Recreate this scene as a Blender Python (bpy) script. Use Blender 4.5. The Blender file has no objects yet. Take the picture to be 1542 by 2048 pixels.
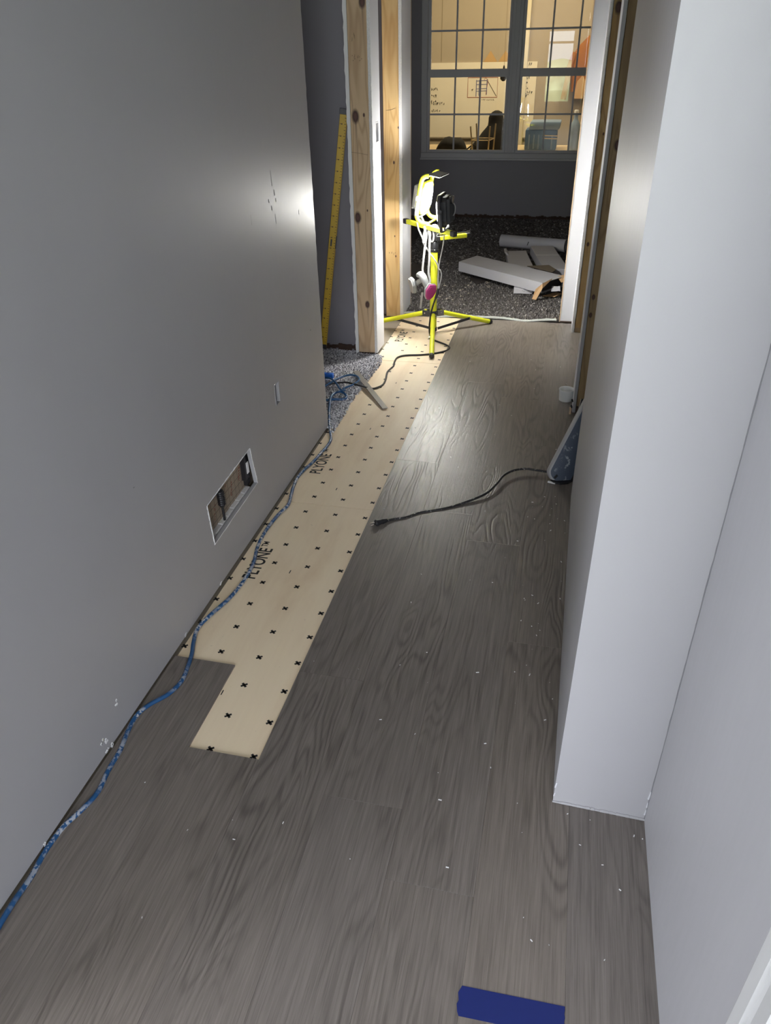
import bpy, bmesh, math, random
from mathutils import Vector, Matrix, noise

random.seed(7)
S = bpy.context.scene
COL = S.collection

# ---------------------------------------------------------------- camera
cam = bpy.data.cameras.new('camera'); co = bpy.data.objects.new('camera', cam); COL.objects.link(co)
cam.sensor_fit = 'HORIZONTAL'; cam.sensor_width = 36.0; cam.lens = 34.553
cam.clip_start = 0.02
Rr = ((0.974631, 0.223166, -0.017072), (-0.104183, 0.519862, 0.847873), (-0.198091, 0.824585, -0.529924))
m3 = Matrix((Rr[0], Rr[1], tuple(-c for c in Rr[2]))).transposed()
co.matrix_world = Matrix.Translation((0, 0, 1.4)) @ m3.to_4x4()
S.camera = co

# ---------------------------------------------------------------- world, daylight, exposure
W = bpy.data.worlds.new('sky'); S.world = W; W.use_nodes = True
bg = W.node_tree.nodes['Background']; bg.inputs[0].default_value = (0.80, 0.90, 1.0, 1); bg.inputs[1].default_value = 6.5

def area(name, loc, target, sx, sy, power, color):
    l = bpy.data.lights.new(name, 'AREA'); l.shape = 'RECTANGLE'; l.size = sx; l.size_y = sy; l.energy = power; l.color = color
    o = bpy.data.objects.new(name, l); COL.objects.link(o); o.location = loc
    d = Vector(target) - Vector(loc); o.rotation_euler = d.to_track_quat('-Z', 'Y').to_euler()
    return o
area('window_daylight', (-2.62, -1.2, 1.35), (0, -1.2, 1.2), 1.5, 1.4, 64, (0.92, 0.92, 1.0))
area('added_rear_fill', (0.6, -2.53, 1.2), (0.3, 0, 1.0), 1.15, 1.5, 55, (0.92, 0.92, 1.0))  # added fill light down the hall, placed clear of the window reflection
sun = bpy.data.lights.new('sun', 'SUN'); sun.energy = 44; sun.angle = 0.01; sun.color = (1.0, 0.96, 0.88)
so = bpy.data.objects.new('sun', sun); COL.objects.link(so); so.rotation_euler = Vector((0.25, -0.8, -0.62)).to_track_quat('-Z', 'Y').to_euler()
area('workshop_ceiling_lamp', (-0.6, 9.0, 2.55), (-0.6, 10.0, 0), 2.6, 0.6, 64, (1.0, 0.80, 0.50))
S.view_settings.view_transform = 'Standard'; S.view_settings.look = 'None'
S.view_settings.gamma = 1; S.view_settings.use_curve_mapping = False
S.view_settings.exposure = 0.22

# ---------------------------------------------------------------- materials
def srgb(r, g, b):
    f = lambda c: (c / 255 / 12.92) if c / 255 <= 0.04045 else ((c / 255 + 0.055) / 1.055) ** 2.4
    return (f(r), f(g), f(b), 1)

class N:
    def __init__(s, name):
        s.m = bpy.data.materials.new(name); s.m.use_nodes = True
        s.t = s.m.node_tree; s.b = s.t.nodes['Principled BSDF']
    def n(s, typ, **kw):
        x = s.t.nodes.new(typ)
        for k, v in kw.items():
            if k.startswith('i_'):
                k = k[2:]; k = int(k) if k.isdigit() else k
                if hasattr(v, 'is_output'): s.t.links.new(v, x.inputs[k])
                else: x.inputs[k].default_value = v
            else: setattr(x, k, v)
        return x
    def set(s, k, v):
        if hasattr(v, 'is_output'): s.t.links.new(v, s.b.inputs[k])
        else: s.b.inputs[k].default_value = v
    def coord(s, scale=(1, 1, 1), offset=None, kind='Object'):
        c = s.n('ShaderNodeTexCoord').outputs[kind]
        mp = s.n('ShaderNodeMapping', i_0=c); mp.inputs['Scale'].default_value = scale
        if offset is not None: s.t.links.new(offset, mp.inputs['Location'])
        return mp.outputs[0]
    def noise(s, co_, scale, detail=3, rough=0.55, dist=0.0):
        x = s.n('ShaderNodeTexNoise', i_Vector=co_); x.inputs['Scale'].default_value = scale
        x.inputs['Detail'].default_value = detail; x.inputs['Roughness'].default_value = rough; x.inputs['Distortion'].default_value = dist
        return x.outputs['Fac']
    def math(s, op, a, b=0.0, c=None):
        x = s.n('ShaderNodeMath', operation=op, i_0=a, i_1=b)
        if c is not None:
            if hasattr(c, 'is_output'): s.t.links.new(c, x.inputs[2])
            else: x.inputs[2].default_value = c
        return x.outputs[0]
    def mix(s, f, a, b):
        x = s.n('ShaderNodeMix', data_type='RGBA')
        for k, v in ((0, f), (6, a), (7, b)):
            if hasattr(v, 'is_output'): s.t.links.new(v, x.inputs[k])
            else: x.inputs[k].default_value = v
        return x.outputs[2]
    def ramp(s, f, *stops):
        x = s.n('ShaderNodeValToRGB', i_0=f); e = x.color_ramp.elements
        e[0].position, e[0].color = stops[0][0], stops[0][1]; e[1].position, e[1].color = stops[-1][0], stops[-1][1]
        for p, c in stops[1:-1]:
            q = e.new(p); q.color = c
        return x.outputs[0]
    def step(s, f, lo, hi):
        x = s.n('ShaderNodeMapRange', i_0=f, i_1=lo, i_2=hi); return x.outputs[0]
    def bump(s, h, strength, dist=0.002):
        x = s.n('ShaderNodeBump', i_Height=h, i_Strength=strength, i_Distance=dist); s.set('Normal', x.outputs[0])

def plain(name, col, rough=0.5, metal=0.0, spec=0.5, var=0.0, vscale=20, bump=0.0, emit=None):
    a = N(name); a.set('Roughness', rough); a.set('Metallic', metal); a.set('Specular IOR Level', spec)
    if var or bump:
        f = a.noise(a.coord(), vscale, 4)
        if var: a.set('Base Color', a.mix(f, tuple(c * (1 - var) for c in col[:3]) + (1,), tuple(min(1, c * (1 + var)) for c in col[:3]) + (1,)))
        else: a.set('Base Color', col)
        if bump: a.bump(f, bump)
    else: a.set('Base Color', col)
    if emit: a.set('Emission Color', emit[0]); a.set('Emission Strength', emit[1])
    return a.m

def paint_mat(name, col, rough=0.42):
    a = N(name); c = a.coord()
    big = a.noise(c, 3, 3); fine = a.noise(c, 260, 2)
    a.set('Base Color', a.mix(big, tuple(x * 0.95 for x in col[:3]) + (1,), tuple(x * 1.04 for x in col[:3]) + (1,)))
    scr = a.noise(a.coord((60, 60, 9)), 1.4, 4)
    a.set('Roughness', a.math('MULTIPLY_ADD', scr, 0.14, rough - 0.07))
    a.bump(fine, 0.06, 0.0006); a.set('Specular IOR Level', 0.45)
    return a.m

def plank_mat():
    a = N('grey_brown_vinyl_plank')
    oi = a.n('ShaderNodeObjectInfo').outputs['Random']
    off = a.n('ShaderNodeCombineXYZ', i_0=a.math('MULTIPLY', oi, 13.7), i_1=a.math('MULTIPLY', oi, 31.0), i_2=a.math('MULTIPLY', oi, 7.0)).outputs[0]
    c1 = a.coord((1, 0.035, 1), off); c2 = a.coord((1, 0.16, 1), off); c3 = a.coord((1, 0.012, 1), off)
    streak = a.noise(c1, 170, 5, 0.65); vfine = a.noise(c3, 620, 2)
    cath = a.noise(c2, 7.5, 2, 0.5, 0.3)
    rings = a.math('MULTIPLY_ADD', a.math('SINE', a.math('MULTIPLY', cath, 120.0)), 0.5, 0.5)
    rings = a.math('POWER', rings, 2.2)
    where = a.step(a.noise(a.coord((1, 0.3, 1), off), 5.0, 2), 0.42, 0.62)
    rings = a.math('MULTIPLY', rings, where)
    f = a.math('MULTIPLY_ADD', rings, -0.24, a.math('MULTIPLY_ADD', vfine, 0.45, a.math('MULTIPLY', streak, 0.8)))
    col = a.ramp(f, (0.2, (0.078, 0.066, 0.058, 1)), (0.5, (0.140, 0.122, 0.108, 1)), (0.8, (0.215, 0.190, 0.168, 1)))
    tint = a.mix(oi, (0.95, 0.95, 0.96, 1), (1.05, 1.03, 1.0, 1))
    x = a.n('ShaderNodeMix', data_type='RGBA', blend_type='MULTIPLY'); x.inputs[0].default_value = 1
    a.t.links.new(col, x.inputs[6]); a.t.links.new(tint, x.inputs[7])
    a.set('Base Color', x.outputs[2])
    a.set('Roughness', a.math('MULTIPLY_ADD', streak, 0.22, 0.29)); a.set('Specular IOR Level', 0.45)
    a.bump(a.math('MULTIPLY_ADD', rings, -0.7, f), 0.55, 0.0011)
    return a.m

def ply_mat():
    a = N('pale_plywood_underlay'); c = a.coord((1, 0.22, 1))
    g = a.noise(c, 9, 4, 0.6, 0.4); st = a.noise(a.coord((1, 0.04, 1)), 90, 3)
    spots = a.step(a.noise(a.coord(), 60, 2), 0.72, 0.78)
    col = a.ramp(g, (0.3, (0.78, 0.61, 0.41, 1)), (0.55, (0.87, 0.72, 0.51, 1)), (0.8, (0.90, 0.765, 0.555, 1)))
    col = a.mix(a.math('MULTIPLY', st, 0.25), col, (0.66, 0.52, 0.35, 1))
    col = a.mix(a.math('MULTIPLY', spots, 0.25), col, (0.36, 0.28, 0.2, 1))
    a.set('Base Color', col); a.set('Roughness', 0.6); a.bump(st, 0.08, 0.0006)
    return a.m

def pine_mat(name, base, dark, knots=(), axis=2):
    """pine with grain along z; knots are (x or y, z, radius) in the object's own coordinates"""
    a = N(name)
    c = a.coord((1, 1, 0.05)); c2 = a.coord((1, 1, 0.14))
    g = a.noise(c, 110, 4, 0.6)
    ring = a.noise(c2, 11, 1.5, 0.4, 0.25)
    ring = a.math('POWER', a.math('MULTIPLY_ADD', a.math('SINE', a.math('MULTIPLY', ring, 60.0)), 0.5, 0.5), 3.0)
    blotch = a.noise(a.coord((1, 1, 0.4)), 6, 2)
    f = a.math('ADD', a.math('MULTIPLY', ring, 0.45), a.math('MULTIPLY', g, 0.35))
    col = a.mix(f, base, dark)
    col = a.mix(a.math('MULTIPLY', blotch, 0.3), col, dark)
    sep = a.n('ShaderNodeSeparateXYZ', i_0=a.n('ShaderNodeTexCoord').outputs['Object'])
    for kx, kz, kr in knots:
        dx = a.math('SUBTRACT', sep.outputs[0], kx); dz = a.math('MULTIPLY', a.math('SUBTRACT', sep.outputs[2], kz), 0.6)
        d = a.math('SQRT', a.math('ADD', a.math('MULTIPLY', dx, dx), a.math('MULTIPLY', dz, dz)))
        d = a.math('ADD', d, a.math('MULTIPLY', g, kr * 0.35))
        kf = a.step(d, kr * 1.25, kr * 0.75)
        rimf = a.step(d, kr * 0.95, kr * 0.45)
        col = a.mix(kf, col, (0.028, 0.012, 0.010, 1))
        col = a.mix(rimf, col, (0.10, 0.045, 0.035, 1))
        # the dark streak that trails below a knot
        tz = a.math('SUBTRACT', kz, sep.outputs[2])
        tail = a.math('MULTIPLY', a.step(a.math('ABSOLUTE', a.math('ADD', dx, a.math('MULTIPLY', tz, -0.03))), kr * 0.34, kr * 0.1),
                      a.math('MULTIPLY', a.step(tz, 0.0, kr), a.step(tz, kr * 12, kr * 2)))
        col = a.mix(a.math('MULTIPLY', tail, 0.45), col, (0.10, 0.055, 0.045, 1))
    a.set('Base Color', col); a.set('Roughness', 0.6); a.bump(f, 0.15, 0.0008)
    return a.m

def carpet_mat(name, stops):
    a = N(name)
    r = a.n('ShaderNodeNewGeometry').outputs['Random Per Island']
    col = a.ramp(r, *stops)
    a.set('Base Color', col); a.set('Roughness', 0.95); a.set('Specular IOR Level', 0.1)
    return a.m

def splat_mat(name, base, paint, scale=140, lo=0.54, hi=0.58, rough=0.5):
    a = N(name); f = a.step(a.noise(a.coord(), scale, 3, 0.6), lo, hi)
    patch = a.step(a.noise(a.coord(), 7, 2), 0.42, 0.60)
    a.set('Base Color', a.mix(a.math('MULTIPLY', f, patch), base, paint)); a.set('Roughness', rough)
    return a.m

def glass_mat():
    a = N('window_glass'); fr = a.n('ShaderNodeFresnel', i_0=1.5).outputs[0]
    tr = a.n('ShaderNodeBsdfTransparent'); tr.inputs[0].default_value = (0.94, 0.95, 0.94, 1)
    gl = a.n('ShaderNodeBsdfGlossy'); gl.inputs['Roughness'].default_value = 0.0
    mx = a.n('ShaderNodeMixShader', i_0=fr, i_1=tr.outputs[0], i_2=gl.outputs[0])
    a.t.links.new(mx.outputs[0], a.t.nodes['Material Output'].inputs[0])
    return a.m

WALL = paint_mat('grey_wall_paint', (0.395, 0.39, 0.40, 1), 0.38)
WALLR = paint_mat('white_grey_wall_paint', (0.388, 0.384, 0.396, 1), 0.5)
WALLF = paint_mat('lamp_lit_wall_paint', (0.66, 0.665, 0.69, 1), 0.5)  # same wall paint, lighter copy for the far pieces the work light hits
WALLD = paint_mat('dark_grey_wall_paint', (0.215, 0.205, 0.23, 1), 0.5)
CEIL = plain('ceiling_white', (0.72, 0.72, 0.72, 1), 0.9)
GYP = plain('torn_gypsum_edge', (0.72, 0.71, 0.70, 1), 0.9, var=0.25, vscale=160, bump=0.4)
PAPER = plain('torn_white_paper', (0.80, 0.80, 0.80, 1), 0.85)
BUFF = plain('raw_buff_edge', srgb(205, 180, 150), 0.8, var=0.15, vscale=50)
VINYL = plank_mat(); PLY = ply_mat(); CARPET = carpet_mat('flecked_grey_carpet', [(0.0, (0.11, 0.11, 0.12, 1)), (0.25, (0.30, 0.30, 0.32, 1)), (0.6, (0.55, 0.55, 0.58, 1)), (0.85, (0.74, 0.74, 0.76, 1)), (1.0, (0.9, 0.9, 0.9, 1))])
CARPETB = carpet_mat('dull_grey_brown_carpet', [(0.0, (0.06, 0.055, 0.053, 1)), (0.5, (0.11, 0.102, 0.098, 1)), (0.9, (0.165, 0.155, 0.15, 1)), (1.0, (0.40, 0.38, 0.36, 1))])
INK = plain('black_print', (0.012, 0.012, 0.012, 1), 0.7)
INKS = plain('faded_stamp_print', (0.12, 0.09, 0.06, 1), 0.8)
DARKGAP = plain('dark_brown_sole_plate', (0.06, 0.035, 0.025, 1), 0.9, var=0.3)
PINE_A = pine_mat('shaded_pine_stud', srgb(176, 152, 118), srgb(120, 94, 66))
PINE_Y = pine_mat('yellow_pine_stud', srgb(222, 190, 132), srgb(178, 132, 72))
YEL = plain('fluorescent_yellow_paint', (0.72, 0.74, 0.03, 1), 0.35, var=0.05)
BLK = plain('black_plastic', (0.014, 0.014, 0.016, 1), 0.45, var=0.2)
DKMET = plain('dark_steel', (0.05, 0.05, 0.055, 1), 0.38, metal=0.6)
CHROME = plain('chrome_metal', (0.62, 0.62, 0.62, 1), 0.25, metal=1.0)
GREYRUB = plain('light_grey_rubber', (0.30, 0.315, 0.31, 1), 0.6, var=0.06)
CORDW = plain('grey_white_cord', (0.33, 0.33, 0.32, 1), 0.55)
CORDB = plain('black_rubber_cord', (0.016, 0.016, 0.016, 1), 0.5)
CORDP = splat_mat('paint_flecked_black_cord', (0.015, 0.015, 0.016, 1), (0.62, 0.60, 0.58, 1), 150, 0.61, 0.64)
HOSE = splat_mat('paint_splattered_blue_hose', (0.012, 0.075, 0.20, 1), (0.50, 0.51, 0.53, 1), 95, 0.49, 0.52, 0.4)
PINK = plain('magenta_filter', (0.36, 0.05, 0.17, 1), 0.5, var=0.12)
LENS = plain('lit_led_lens', (0.9, 0.9, 0.9, 1), 0.4, emit=((1.0, 0.98, 0.94, 1), 325.0))
LENS2 = plain('bright_led_lens', (0.9, 0.9, 0.9, 1), 0.4, emit=((1.0, 0.98, 0.94, 1), 325.0))
GLASS = glass_mat()
WINFR = plain('window_vinyl_frame', (0.44, 0.44, 0.45, 1), 0.45)
KBOARD = plain('white_corrugated_board', (0.50, 0.50, 0.53, 1), 0.8, var=0.05, vscale=8)
KRAFT = plain('brown_kraft_card', srgb(196, 160, 118), 0.85, var=0.1)
TAPE = plain('blue_painters_tape', (0.004, 0.014, 0.125, 1), 0.55, var=0.08, vscale=60, bump=0.1)
RULE = plain('yellow_ruler_paint', (0.55, 0.36, 0.012, 1), 0.5, var=0.08)
RULED = plain('ruler_edge_dark_yellow', (0.32, 0.20, 0.01, 1), 0.5)
TAN = plain('tan_workshop_wall', (0.43, 0.37, 0.285, 1), 0.85, var=0.03, vscale=3)
WBOARD = plain('whiteboard_face', (0.86, 0.80, 0.66, 1), 0.5)
BLKCLOTH = plain('black_cloth', (0.010, 0.010, 0.011, 1), 0.9, var=0.3, vscale=12, bump=0.3)
GOLD = plain('brushed_brass_tube', (0.62, 0.50, 0.30, 1), 0.35, metal=0.7)
TABLEM = plain('tan_table_laminate', (0.60, 0.48, 0.30, 1), 0.6)
CLEAR = plain('frosted_white_plastic', (0.74, 0.75, 0.74, 1), 0.35)
TOOLG = splat_mat('paint_splattered_blue_grey_shell', (0.075, 0.095, 0.135, 1), (0.52, 0.54, 0.57, 1), 38, 0.57, 0.62, 0.5)
TOOLR = plain('worn_grey_rim', (0.42, 0.42, 0.43, 1), 0.45, var=0.1)
GRASS = plain('green_lawn', (0.22, 0.36, 0.14, 1), 0.9, var=0.4, vscale=3)
LEAF = plain('hedge_leaves', (0.27, 0.33, 0.22, 1), 0.9, var=0.8, vscale=3, bump=1.0)

# ---------------------------------------------------------------- geometry helpers
ORG = {}
class G:
    def __init__(s): s.v = []; s.f = []
    def add(s, vs, fs):
        b = len(s.v); s.v += [tuple(x) for x in vs]; s.f += [tuple(i + b for i in f) for f in fs]; return s
    def box(s, lo, hi):
        x0, y0, z0 = lo; x1, y1, z1 = hi
        return s.add([(x0, y0, z0), (x1, y0, z0), (x1, y1, z0), (x0, y1, z0), (x0, y0, z1), (x1, y0, z1), (x1, y1, z1), (x0, y1, z1)],
                     [(3, 2, 1, 0), (4, 5, 6, 7), (0, 1, 5, 4), (1, 2, 6, 5), (2, 3, 7, 6), (3, 0, 4, 7)])
    def obox(s, c, ax, ay, az):
        """box from centre and three half-axis vectors"""
        c = Vector(c); ax, ay, az = Vector(ax), Vector(ay), Vector(az)
        vs = [c + sx * ax + sy * ay + sz * az for sz in (-1, 1) for sx, sy in ((-1, -1), (1, -1), (1, 1), (-1, 1))]
        return s.add(vs, [(3, 2, 1, 0), (4, 5, 6, 7), (0, 1, 5, 4), (1, 2, 6, 5), (2, 3, 7, 6), (3, 0, 4, 7)])
    def prism(s, pts, ext):
        n = len(pts); e = Vector(ext); p = [Vector(q) for q in pts]
        return s.add(p + [q + e for q in p], [tuple(range(n - 1, -1, -1)), tuple(range(n, 2 * n))] + [(i, (i + 1) % n, n + (i + 1) % n, n + i) for i in range(n)])
    def tube(s, pts, r, n=8, flat=1.0, upv=None, caps=True):
        """r: number or one per point; flat squashes the section along the second normal"""
        p = [Vector(q) for q in pts]; k = len(p); rs = r if isinstance(r, (list, tuple)) else [r] * k
        t = [(p[min(i + 1, k - 1)] - p[max(i - 1, 0)]).normalized() for i in range(k)]
        ref = Vector(upv) if upv else (Vector((0, 0, 1)) if abs(t[0].z) < 0.9 else Vector((0, 1, 0)))
        a = (ref - t[0] * ref.dot(t[0])).normalized(); vs = []
        for i in range(k):
            a = a - t[i] * a.dot(t[i]); a = a.normalized() if a.length > 1e-6 else t[i].orthogonal().normalized()
            b = t[i].cross(a)
            for j in range(n):
                w = 2 * math.pi * j / n
                vs.append(p[i] + rs[i] * (math.cos(w) * a * flat + math.sin(w) * b))
        fs = [(i * n + j, i * n + (j + 1) % n, (i + 1) * n + (j + 1) % n, (i + 1) * n + j) for i in range(k - 1) for j in range(n)]
        if caps: fs += [tuple(range(n - 1, -1, -1)), tuple((k - 1) * n + j for j in range(n))]
        return s.add(vs, fs)
    def lathe(s, base, axis, prof, n=20):
        """prof: (radius, distance along axis) pairs"""
        ax = Vector(axis).normalized(); a = ax.orthogonal().normalized(); b = ax.cross(a); base = Vector(base); vs = []
        for r, h in prof:
            for j in range(n):
                w = 2 * math.pi * j / n; vs.append(base + ax * h + r * (math.cos(w) * a + math.sin(w) * b))
        k = len(prof)
        fs = [(i * n + j, i * n + (j + 1) % n, (i + 1) * n + (j + 1) % n, (i + 1) * n + j) for i in range(k - 1) for j in range(n)]
        fs += [tuple(range(n - 1, -1, -1)), tuple((k - 1) * n + j for j in range(n))]
        return s.add(vs, fs)
    def make(s, name, mat, parent=None, bevel=0.0, seg=1, smooth=False, origin=None):
        if parent is not None: og = ORG[parent.name]
        elif origin is not None: og = Vector(origin)
        else:
            n = len(s.v); og = Vector((sum(v[0] for v in s.v) / n, sum(v[1] for v in s.v) / n, min(v[2] for v in s.v)))
        me = bpy.data.meshes.new(name); me.from_pydata([tuple(Vector(v) - og) for v in s.v], [], s.f); me.update()
        bm = bmesh.new(); bm.from_mesh(me)
        if bevel or smooth: bmesh.ops.recalc_face_normals(bm, faces=bm.faces)
        if bevel:
            ed = [e for e in bm.edges if len(e.link_faces) == 2 and e.calc_face_angle(0) > 0.5]
            bmesh.ops.bevel(bm, geom=ed, offset=bevel, segments=seg, affect='EDGES', profile=0.5, clamp_overlap=True)
        bm.to_mesh(me); bm.free()
        if smooth:
            me.shade_smooth(); me.set_sharp_from_angle(angle=math.radians(38))
        me.materials.append(mat)
        o = bpy.data.objects.new(name, me); COL.objects.link(o)
        if parent is not None: o.parent = parent
        else: o.location = og
        ORG[o.name] = og
        return o

def empty(name, loc):
    o = bpy.data.objects.new(name, None); COL.objects.link(o); o.location = loc; o.empty_display_size = 0.05
    ORG[o.name] = Vector(loc); return o
def tag(o, label, cat, group=None, kind=None):
    o['label'] = label; o['category'] = cat
    if group: o['group'] = group
    if kind: o['kind'] = kind
    return o
def struct(o): o['kind'] = 'structure'; return o

def spline(pts, sub=8):
    p = [Vector(q) for q in pts]; out = []
    for i in range(len(p) - 1):
        a, b, c, d = p[max(i - 1, 0)], p[i], p[i + 1], p[min(i + 2, len(p) - 1)]
        for k in range(sub):
            t = k / sub
            out.append(0.5 * ((2 * b) + (c - a) * t + (2 * a - 5 * b + 4 * c - d) * t * t + (3 * b - a - 3 * c + d) * t ** 3))
    out.append(p[-1]); return out

def plate(name, perp, p0, p1, us, vs, skip, mat, parent=None, moves={}):
    """a sheet across axis perp ('x' or 'y') from p0 to p1, gridded by us (horizontal) and vs (z), with the skip cells left open"""
    g = G(); idx = {}
    def vert(i, j, k):
        if (i, j, k) not in idx:
            u, v = moves.get((i, j), (us[i], vs[j])); q = (p0, p1)[k]
            idx[(i, j, k)] = len(g.v); g.v.append((q, u, v) if perp == 'x' else (u, q, v))
        return idx[(i, j, k)]
    nu, nv = len(us) - 1, len(vs) - 1
    keep = {(i, j) for i in range(nu) for j in range(nv) if (i, j) not in skip}
    for i, j in keep:
        for k in (0, 1):
            q = [vert(i, j, k), vert(i + 1, j, k), vert(i + 1, j + 1, k), vert(i, j + 1, k)]
            g.f.append(tuple(q if (k == 1) == (perp == 'x') else q[::-1]))
        for di, dj, e in ((-1, 0, ((0, 0), (0, 1))), (1, 0, ((1, 0), (1, 1))), (0, -1, ((0, 0), (1, 0))), (0, 1, ((0, 1), (1, 1)))):
            if (i + di, j + dj) not in keep:
                a, b = [(i + x, j + y) for x, y in e]
                g.f.append((vert(*a, 0), vert(*b, 0), vert(*b, 1), vert(*a, 1)))
    o = g.make(name, mat, parent)
    bm = bmesh.new(); bm.from_mesh(o.data); bmesh.ops.recalc_face_normals(bm, faces=bm.faces); bm.to_mesh(o.data); bm.free()
    return o

def ragged(name, perp, p0, p1, u0, u1, z0, z1, mat, parent, n=110, amp=0.0025):
    """a cut drywall edge: a narrow strip whose outer side (u1) wanders"""
    g = G()
    for i in range(n + 1):
        z = z0 + (z1 - z0) * i / n; u = u1 + amp * (noise.noise((i * 0.9, u1 * 5, 3)) + 0.7 * random.uniform(-1, 1))
        for p, q in ((p0, u0), (p1, u0), (p1, u), (p0, u)): g.v.append((p, q, z) if perp == 'x' else (q, p, z))
    for i in range(n):
        for k in range(4): g.f.append((4 * i + k, 4 * i + (k + 1) % 4, 4 * i + 4 + (k + 1) % 4, 4 * i + 4 + k))
    g.f += [(3, 2, 1, 0), (4 * n, 4 * n + 1, 4 * n + 2, 4 * n + 3)]
    return g.make(name, mat, parent, smooth=True)

def torn_rim(name, pts, nrm, mat, parent, w=0.0035, n=16):
    """torn paper round a hole: an uneven thin ribbon following closed pts, standing proud along nrm"""
    g = G(); ring = []; p = [Vector(q) for q in pts]; c = sum(p, Vector()) / len(p); nv = Vector(nrm)
    for i in range(len(p)):
        a, b = p[i], p[(i + 1) % len(p)]
        for k in range(n): ring.append(a.lerp(b, k / n))
    m = len(ring)
    for q in ring:
        d = (q - c).normalized(); j = random.uniform(0.3, 1.5)
        g.v += [tuple(q - d * 0.001), tuple(q + d * w * j), tuple(q + d * w * j * 0.6 + nv * 0.0016 * random.uniform(0.4, 1.3)), tuple(q - d * 0.001 * j + nv * 0.0012)]
    for i in range(m):
        for k in range(4): g.f.append((4 * i + k, 4 * i + (k + 1) % 4, (4 * i + 4) % (4 * m) + (k + 1) % 4, (4 * i + 4) % (4 * m) + k))
    return g.make(name, mat, parent)

def lettering(name, text, x, y, z, height, length, parent, mat):
    """flat print reading along +y, letter tops towards -x"""
    cu = bpy.data.curves.new('print', 'FONT'); cu.body = text; cu.size = 1.0; cu.offset = 0.018
    o = bpy.data.objects.new('print', cu); COL.objects.link(o); bpy.context.view_layer.update()
    me = bpy.data.meshes.new_from_object(o); bpy.data.objects.remove(o)
    xs = [v.co.x for v in me.vertices]; ys = [v.co.y for v in me.vertices]
    x0, x1, y0, y1 = min(xs), max(xs), min(ys), max(ys); og = ORG[parent.name]
    for v in me.vertices:
        a = (v.co.x - x0) / (x1 - x0) * length; b = (v.co.y - y0) / (y1 - y0) * height
        v.co = Vector((x - b, y + a, z)) - og
    me.materials.append(mat); q = bpy.data.objects.new(name, me); COL.objects.link(q); q.parent = parent; ORG[q.name] = og
    return q

# ================================================================= STRUCTURE
XL = -0.922; XR = 0.105; TOP = 2.44
# ---- floor: slab, underlay panels, vinyl planks
fl = struct(G().box((-2.8, -2.7, -0.12), (2.1, 7.75, -0.008)).make('floor', plain('subfloor_board', (0.30, 0.26, 0.2, 1), 0.8), origin=(0, 0, -0.12)))
def cross(g, x, y, s=0.0092, w=0.0030, z=0.0004):
    for a in (math.radians(38), math.radians(-42)):
        d = Vector((math.cos(a), math.sin(a), 0)); nn = Vector((-d.y, d.x, 0)) * w; c = Vector((x, y, z))
        g.add([c - d * s - nn, c + d * s - nn, c + d * s + nn, c - d * s + nn], [(0, 1, 2, 3)])
for y0, y1 in ((0.30, 2.1805), (2.1825, 3.659), (3.661, 4.44)):
    pan = G().box((-0.9175, y0, -0.0075), (-0.36, y1, 0.0)).make('underlayment_panel', PLY, fl, bevel=0.0006)
    g = G()
    for k in range(-5, 34):
        y = 1.0627 + 0.1062 * k
        if y0 + 0.01 < y < y1 - 0.01:
            for x in (-0.9147, -0.805, -0.6945, -0.584, -0.4735): cross(g, x + random.uniform(-.001, .001), y)
            g.add([(-0.742, y - .045, .0003), (-0.739, y - .045, .0003), (-0.739, y - .028, .0003), (-0.742, y - .028, .0003)], [(0, 1, 2, 3)]) if k % 5 == 2 else None
    g.make('printed_cross_marks', INK, pan)
    for ty in (1.0, 1.712, 2.402, 3.965):
        if y0 < ty < y1 and ty > 1.5:
            lettering('lettering', 'PLYONE', -0.836, ty, 0.0004, 0.046, 0.166, pan, INK)
            lettering('lettering', 'TM', -0.862, ty + 0.174, 0.0004, 0.021, 0.03, pan, INK)
E0 = -0.569; PW = 0.1765
def plank(x0, x1, y0, y1):
    g = G().box((x0 + .0001, y0 + .00015, -0.0005), (x1 - .0001, y1 - .00015, 0.0042))
    g.make('plank', VINYL, fl, bevel=0.00035)
rows = {-2: (1.337, [0.118]), -1: (1.055, [-0.16]), 0: (4.44, [1.350, 2.57, 3.79, 0.13]), 1: (4.44, [0.995, 2.215, 3.435, -0.225]), 2: (4.44, [0.833, 2.053, 3.273, -0.387]),
        3: (4.44, [0.36, 1.58, 2.80, 4.02]), 4: (4.44, [0.62, 1.84, 3.06, 4.28]), 5: (4.44, [1.2, 2.42, 3.64]), 6: (4.44, [1.75, 2.97, 4.19])}
for r, (yend, cuts) in rows.items():
    ys = sorted([-0.7 if r < 5 else 1.1] + [c for c in cuts if c > (-0.7 if r < 5 else 1.1)] + [yend])
    for a, b in zip(ys, ys[1:]): plank(E0 + PW * r, E0 + PW * (r + 1), a, b)
# the same floor laid further back in the room behind the camera (never in frame directly)
for r in range(-12, 14):
    plank(E0 + PW * r, E0 + PW * (r + 1), -2.54, -0.7)
    if r > 4: plank(E0 + PW * r, E0 + PW * (r + 1), -0.7, 0.42)
    if r < -2: plank(E0 + PW * r, E0 + PW * (r + 1), -0.7, 0.29)

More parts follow.
